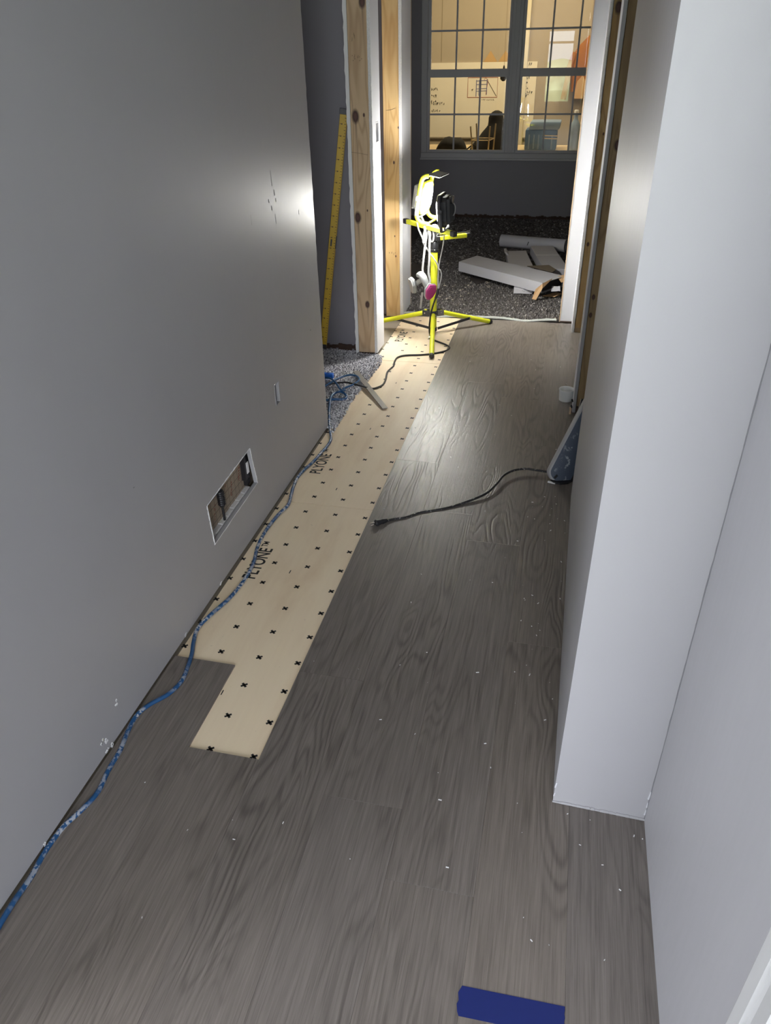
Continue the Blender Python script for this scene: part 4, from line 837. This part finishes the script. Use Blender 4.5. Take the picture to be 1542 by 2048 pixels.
G().prism([ta - td + Vector((0, 0, .0002)), ta + td + Vector((0, 0, .0002)), tb + td + Vector((0, 0, .0002)), tb - td + Vector((0, 0, .0002))], (0, 0, .0006)).make('tape_seam', PAPER, o)
# rolled tube
ta, tb = Vector((-0.5086, 6.3432, 0.0620)), Vector((0.0089, 6.2186, 0.0620)); d = (tb - ta)
g = G().lathe(ta, d, [(.044, 0), (.048, .001), (.048, d.length), (.045, d.length), (.0445, d.length - .10), (.002, d.length - .101)], 24)
o = tag(g.make('rolled_tube', KBOARD, smooth=True), 'grey cardboard tube lying behind the boxes by the back wall', 'tube')
pm = ta.lerp(tb, .44); G().prism([pm + Vector((-.004, -.045, .018)), pm + Vector((.004, -.045, .018)), pm + Vector((-.006, -.046, -.010)), pm + Vector((-.012, -.046, -.010))], (0, -.003, 0)).make('tear_slit', BLK, o)
G().lathe(ta + d * .999 - d.normalized() * .02, d, [(.0435, 0), (.0435, .005)], 20).make('bore_shade', BLK, o)  # black disc standing for the shade down the open tube
for nm, cs, lab in (('plank_offcut', [(-0.6309, 5.2875, 0.0180), (-0.5764, 5.3924, 0.0180), (-0.4193, 5.3486, 0.0180), (-0.5631, 5.1659, 0.0180)], 'dark vinyl plank offcut under the left part of the long box'), ('plank_offcut', [(-0.2422, 5.4400, 0.0820), (-0.0916, 5.4923, 0.0820), (-0.0391, 5.3731, 0.0820), (-0.0631, 5.2871, 0.0820)], 'dark vinyl plank offcut lying on top of the taped grey box')):
    tag(G().prism([Vector(v) for v in cs][::-1], (0, 0, .0042)).make(nm, plain('dark_offcut', (0.06, 0.05, 0.045, 1), 0.5, var=.2, vscale=40), bevel=.0005), lab, 'plank offcut')
# chips scattered over both floors: nobody could count them
def crumbs(name, spots, mat, label, z, smin=.0012, smax=.004):
    g = G(); rnd = random.Random(11)
    for p in spots:
        a = rnd.uniform(0, 6.28); s = rnd.uniform(smin, smax); l = s * rnd.uniform(1, 3.2); d = Vector((math.cos(a), math.sin(a), 0)); n_ = Vector((-d.y, d.x, 0))
        g.obox((p[0], p[1], z + s * .25), d * l * .5, n_ * s * .4, (0, 0, s * .25))
    return tag(g.make(name, mat), label, 'debris', kind='stuff')
base = [(-0.0497, 2.0803, 0.0045), (-0.1075, 1.8374, 0.0045), (-0.2275, 1.2045, 0.0045), (-0.2282, 1.3786, 0.0045), (0.0746, 1.3135, 0.0045), (-0.1059, 1.4416, 0.0045), (0.0899, 1.3872, 0.0045), (-0.2951, 0.8585, 0.0045), (0.0416, 0.9930, 0.0045), (0.1599, 0.9893, 0.0045), (0.2041, 0.9538, 0.0045), (0.2042, 0.7667, 0.0045), (-0.1390, 1.0350, 0.0045), (0.0570, 0.8131, 0.0045), (0.1060, 0.7720, 0.0045), (0.2363, 0.9075, 0.0045), (0.2857, 1.0305, 0.0045), (0.2690, 1.0339, 0.0045), (0.1802, 1.0533, 0.0045), (0.1334, 1.0581, 0.0045), (-0.1765, 2.2475, 0.0045), (-0.0818, 1.9774, 0.0045), (-0.1767, 1.8361, 0.0045), (-0.3114, 1.4270, 0.0045), (-0.7975, 0.9401, 0.0045), (-0.5654, 0.8921, 0.0045), (-0.6495, 0.8493, 0.0045), (-0.6515, 0.6580, 0.0045), (0.0493, 2.2656, 0.0045), (0.0534, 2.1626, 0.0045), (0.1032, 2.1602, 0.0045), (-0.0101, 2.7603, 0.0045), (0.1171, 2.3131, 0.0045), (-0.0043, 1.7716, 0.0045)]
rnd = random.Random(5)
spots = list(base) + [(rnd.uniform(-.55, .09), rnd.uniform(.7, 3.9)) for _ in range(40)] + [(rnd.uniform(-.02, .10), rnd.uniform(1.3, 2.4)) for _ in range(30)]
crumbs('drywall_crumbs', spots, PAPER, 'white drywall crumbs and shavings scattered over the vinyl planks', 0.0044, .0007, .0026)
crumbs('plaster_chip', [(0.0459, 2.4954, 0.0045)], PAPER, 'white plaster chip on the planks before the power tool', 0.0045, .009, .010)
spots = [tuple(Vector(p) + Vector((rnd.gauss(0, .07), rnd.gauss(0, .10), 0))) for p in [(-0.7003, 4.9715, 0.0000), (-0.6260, 4.9236, 0.0000), (-0.5529, 5.1454, 0.0000), (-0.4994, 5.2843, 0.0000)] for _ in range(22)]
crumbs('wood_chips', spots, plain('pale_chip', (0.62, 0.55, 0.45, 1), 0.9), 'pale wood chips sprinkled on the dark carpet before the boxes', 0.016, .002, .006)

# ================================================================= WORKSHOP CONTENTS
o = empty('whiteboard', (-1.25, YW - .02, 0.42)); tag(o, 'large whiteboard with handwriting and a house plan sketch beyond the window', 'whiteboard')
G().box((-2.6, YW - 0.018, 0.425), (-0.545, YW - 0.001, 1.248)).make('board_face', WBOARD, o)
G().box((-2.6, YW - 0.03, 0.413), (-0.545, YW - 0.001, 0.428)).make('board_ledge', plain('grey_ledge', (0.35, 0.31, 0.24, 1), 0.6), o)
yk = YW - 0.0195
for k, (p, n_) in enumerate(zip([(-1.84, yk, .945), (-1.84, yk, .87), (-1.84, yk, .81), (-1.835, yk, .785), (-1.835, yk, .71), (-0.715, yk, 1.06), (-0.71, yk, 1.0), (-0.70, yk, .955), (-0.72, yk, .90), (-0.71, yk, .87), (-0.70, yk, 1.2)], (4, 3, 3, 7, 5, 4, 3, 3, 6, 4, 4))): g = G(); scrawl(g, p, (.024, 0, .001), (0, 0, .036), n_, .0032, (0, -1, 0), 300 + k); g.make('handwriting', INK, o)
RS = plain('red_marker', (0.42, 0.16, 0.09, 1), 0.6); BS = plain('blue_marker', (0.16, 0.17, 0.34, 1), 0.6)
g = G(); x0, x1, z0, z1 = -1.378, -1.010, .872, 1.087
g.tube([(x0, yk, z0), (x0, yk, z1), (x1, yk, z1), (x1, yk, z0), (x0, yk, z0)], .004, 4); g.tube([(-1.18, yk, 1.06), (-1.16, yk, 1.085), (-1.13, yk, 1.06), (-1.15, yk, .9)], .003, 4); g.make('sketch_lines', RS, o)
g = G(); g.tube([(-1.272, yk, z0 + .01), (-1.272, yk, 1.062)], .0045, 4); g.tube([(-1.142, yk, z0 + .03), (-1.142, yk, 1.065)], .0045, 4)
for z in (1.05, 1.01, .965, .94): g.tube([(-1.272, yk, z), (-1.142, yk, z + .004)], .0035, 4)
g.tube([(-1.238, yk, z0 + .02), (-1.238, yk, 1.06)], .003, 4); g.make('sketch_lines', BS, o)
g = G(); g.tube([(-1.135, yk, 1.05), (-1.02, yk, .885)], .0035, 4); g.make('sketch_lines', INKS, o); g = G(); g.tube([(-1.33, yk, .955), (-1.31, yk, .965), (-1.325, yk, .945)], .004, 4); g.make('sketch_lines', INKS, o); g = G(); scrawl(g, (-1.2, yk, .835), (.02, 0, 0), (0, 0, .02), 8, .002, (0, -1, 0), 400); g.make('sketch_lines', INKS, o)
ca = plain('tan_card', (0.56, 0.36, 0.16, 1), 0.8)
for (xa, xb, xm, zt), lab in (((-1.20, -1.03, -1.115, 1.366), 'left tan card triangle propped above the whiteboard'), ((-1.02, -0.83, -0.935, 1.362), 'right tan card triangle propped above the whiteboard')):
    tag(G().prism([(xa, YW - .006, 1.249), (xb, YW - .006, 1.249), (xm, YW - .006, zt)], (0, -.010, 0)).make('card_triangle', ca), lab, 'card')
tb = empty('work_table', (-1.0, 8.95, -0.3)); tag(tb, 'long tan work table just beyond the window', 'table')
G().box((-2.4, 8.35, 0.42), (0.9, 9.55, 0.445)).make('tabletop', TABLEM, tb, bevel=.003)
for x in (-2.3, 0.8):
    for y in (8.42, 9.48): G().box((x - .025, y - .025, -.3), (x + .025, y + .025, .42)).make('leg', DKMET, tb)
def loft(rings, n=18, jit=0.0, seed=1):
    """rings: (centre, a-vector, b-vector)"""
    g = G(); k = len(rings)
    for i, (c, a, b) in enumerate(rings):
        for j in range(n):
            w = 2 * math.pi * j / n; p = Vector(c) + Vector(a) * math.cos(w) + Vector(b) * math.sin(w)
            q = noise.noise(p * 14 + Vector((seed, 0, 0))) * jit; g.v.append(tuple(p + (p - Vector(c)).normalized() * q))
    for i in range(k - 1):
        for j in range(n): g.f.append((i * n + j, i * n + (j + 1) % n, (i + 1) * n + (j + 1) % n, (i + 1) * n + j))
    g.f += [tuple(range(n - 1, -1, -1)), tuple((k - 1) * n + j for j in range(n))]
    return g
# hooded coat heaped upright on the table
def ringx(z, xl, xr, dep, y=9.0): return (((xl + xr) / 2, y, z), ((xr - xl) / 2, 0, 0), (0, dep, 0))
k9 = 1.0
coat = loft([ringx(.4475, -1.13, -.73, .15), ringx(.50, -1.10, -.735, .15), ringx(.56, -1.045, -.74, .14), ringx(.62, -1.0, -.745, .12), ringx(.66, -.965, -.75, .10), ringx(.69, -.945, -.755, .085), ringx(.72, -.935, -.765, .08), ringx(.76, -.93, -.77, .08), ringx(.79, -.925, -.78, .075), ringx(.815, -.90, -.80, .06), ringx(.828, -.87, -.83, .03)], 20, .012, 3)
o = tag(coat.make('hooded_coat', BLKCLOTH, smooth=True), 'black hooded coat heaped upright on the work table', 'coat')
rr = []
for x, h in ((-1.475, .012), (-1.455, .055), (-1.42, .10), (-1.385, .130), (-1.34, .137), (-1.30, .126), (-1.26, .130), (-1.215, .128), (-1.18, .10), (-1.155, .055), (-1.14, .015)): rr.append(((x, 8.85, .453 + h / 2), (0, 0, h / 2), (0, max(.03, h * .85), 0)))
bgm = loft(rr, 16, .008, 8)
bag = tag(bgm.make('duffel_bag', BLKCLOTH, smooth=True), 'black duffel bag lying on the table left of the coat', 'bag')
G().tube(spline([(-1.17, 8.84, .46), (-1.13, 8.84, .475), (-1.08, 8.85, .51), (-1.05, 8.86, .50), (-1.06, 8.86, .455)], 6), .014, 8, flat=.5).make('bag_strap', BLKCLOTH, bag, smooth=True)
# upturned stool
sx = empty('upturned_stool', (-0.95, 8.62, 0.445)); tag(sx, 'upturned brass stool with legs in the air on the table', 'stool')
G().lathe((-.95, 8.62, .446), (0, 0, 1), [(.10, 0), (.115, .004), (.115, .008), (.10, .010)], 20).make('seat', BLK, sx, smooth=True)
tops = []
for (bx, tx, y0, y1) in ((-1.040, -1.068, 8.56, 8.53), (-1.004, -1.030, 8.68, 8.71), (-.880, -.868, 8.56, 8.53), (-.840, -.828, 8.68, 8.71)):
    G().tube([(bx, y0, .454), (tx, y1, .715 if y1 < 8.6 else .728)], .0075, 8).make('leg', GOLD, sx, smooth=True)
for pa, pb in (((-1.053, 8.545, .585), (-.873, 8.545, .585)), ((-1.018, 8.695, .592), (-.834, 8.695, .592)), ((-1.053, 8.545, .585), (-1.018, 8.695, .590)), ((-.873, 8.545, .585), (-.834, 8.695, .590))):
    G().tube([pa, pb], .0045, 8).make('rung', GOLD, sx, smooth=True)
hp = Vector((-0.8475, 9.5000, 1.1305))
o = tag(G().lathe(hp + Vector((0, 0, -.05)), (0, 0, 1), [(.012, 0), (.034, .02), (.036, .05), (.022, .075), (.008, .10), (.012, .12), (.006, .15)], 16).make('hanging_spray_nozzle', BLK, smooth=True), 'small black object hanging before the whiteboard near the window mullion', 'nozzle')
G().tube([hp + Vector((0, 0, .09)), (hp.x, hp.y, 2.8)], .0015, 6).make('hang_cord', INKS, o)

# added tote, bottle and jacket, standing in for reflections in the right-hand panes
to = empty('standin_tote', (-0.36, 9.15, 0.445)); tag(to, 'blue tote added to stand in for blurred reflections in the right window unit', 'tote')
BLUE = plain('dusty_blue_plastic', (0.045, 0.12, 0.24, 1), 0.5, var=0.3, vscale=14); BLUEL = plain('pale_blue_lid', (0.18, 0.27, 0.40, 1), 0.45, var=0.2, vscale=10)
G().prism([(-.535, 9.0, .446), (-.20, 9.0, .446), (-.20, 9.3, .446), (-.535, 9.3, .446)], (0, 0, .20)).make('tote_body', BLUE, to, bevel=.012, seg=2, smooth=True)
G().prism([(-.50, 8.985, .647), (-.18, 8.985, .647), (-.18, 9.315, .647), (-.50, 9.315, .647)], (0.012, 0, .075)).make('tote_lid', BLUEL, to, bevel=.014, seg=2, smooth=True)
for z in (.565, .592): G().tube([(-.35, 8.992, z), (-.19, 8.992, z - .004)], .0055, 8).make('handle_rod', GOLD, to, smooth=True)
for x in (-.49, -.44, -.39, -.25): G().obox((x, 8.996, .53), (.008, 0, 0), (0, .004, 0), (0, 0, .07)).make('rib', BLUEL, to, bevel=.002)
bo = tag(G().lathe((-.02, 8.95, .446), (0, 0, 1), [(.050, 0), (.058, .006), (.060, .12), (.050, .15), (.056, .18), (.054, .24), (.030, .29), (.020, .31), (.020, .35), (.018, .36)], 18).make('standin_bottle', plain('pale_blue_clear_plastic', (0.28, 0.38, 0.52, 1), 0.25, var=.25, vscale=9), smooth=True), 'pale blue bottle added beside the tote to stand in for blurred reflections', 'bottle')
G().lathe((-.02, 8.95, .80), (0, 0, 1), [(.023, 0), (.023, .03), (.02, .034)], 14).make('bottle_cap', PAPER, bo, smooth=True)
RUST = plain('rust_orange_cloth', (0.34, 0.13, 0.03, 1), 0.9, var=.2, vscale=9, bump=.3)
jk = empty('standin_jacket', (-.02, 10.5, 1.5)); tag(jk, 'rust orange jacket added to stand in for a figure reflected in the window', 'jacket')
def ry(z, xl, xr, d=.06): return (((xl + xr) / 2, 10.50, z), ((xr - xl) / 2, 0, 0), (0, d, 0))
loft([ry(.93, -.12, .22), ry(1.02, -.13, .22), ry(1.15, -.14, .22), ry(1.24, -.15, .24), ry(1.32, -.13, .25), ry(1.40, -.08, .23), ry(1.46, -.02, .17, .05), ry(1.50, .03, .11, .03)], 18, .012, 5).make('jacket_body', RUST, jk, smooth=True)
G().tube(spline([(-.11, 10.47, 1.33), (-.155, 10.46, 1.2), (-.17, 10.46, 1.05), (-.19, 10.46, .92), (-.20, 10.46, .85)], 5), .035, 10, flat=.7).make('sleeve', RUST, jk, smooth=True)
G().prism([(-.085, 10.425, .86), (.03, 10.425, .86), (.045, 10.425, 1.04), (.0, 10.425, 1.10), (-.055, 10.425, 1.04)], (0, -.004, 0)).make('paper_pattern', KRAFT, jk)
G().lathe((.07, 10.56, 1.50), (0, 1, 0), [(.008, 0), (.008, .04)], 8).make('wall_hook', BLK, jk)
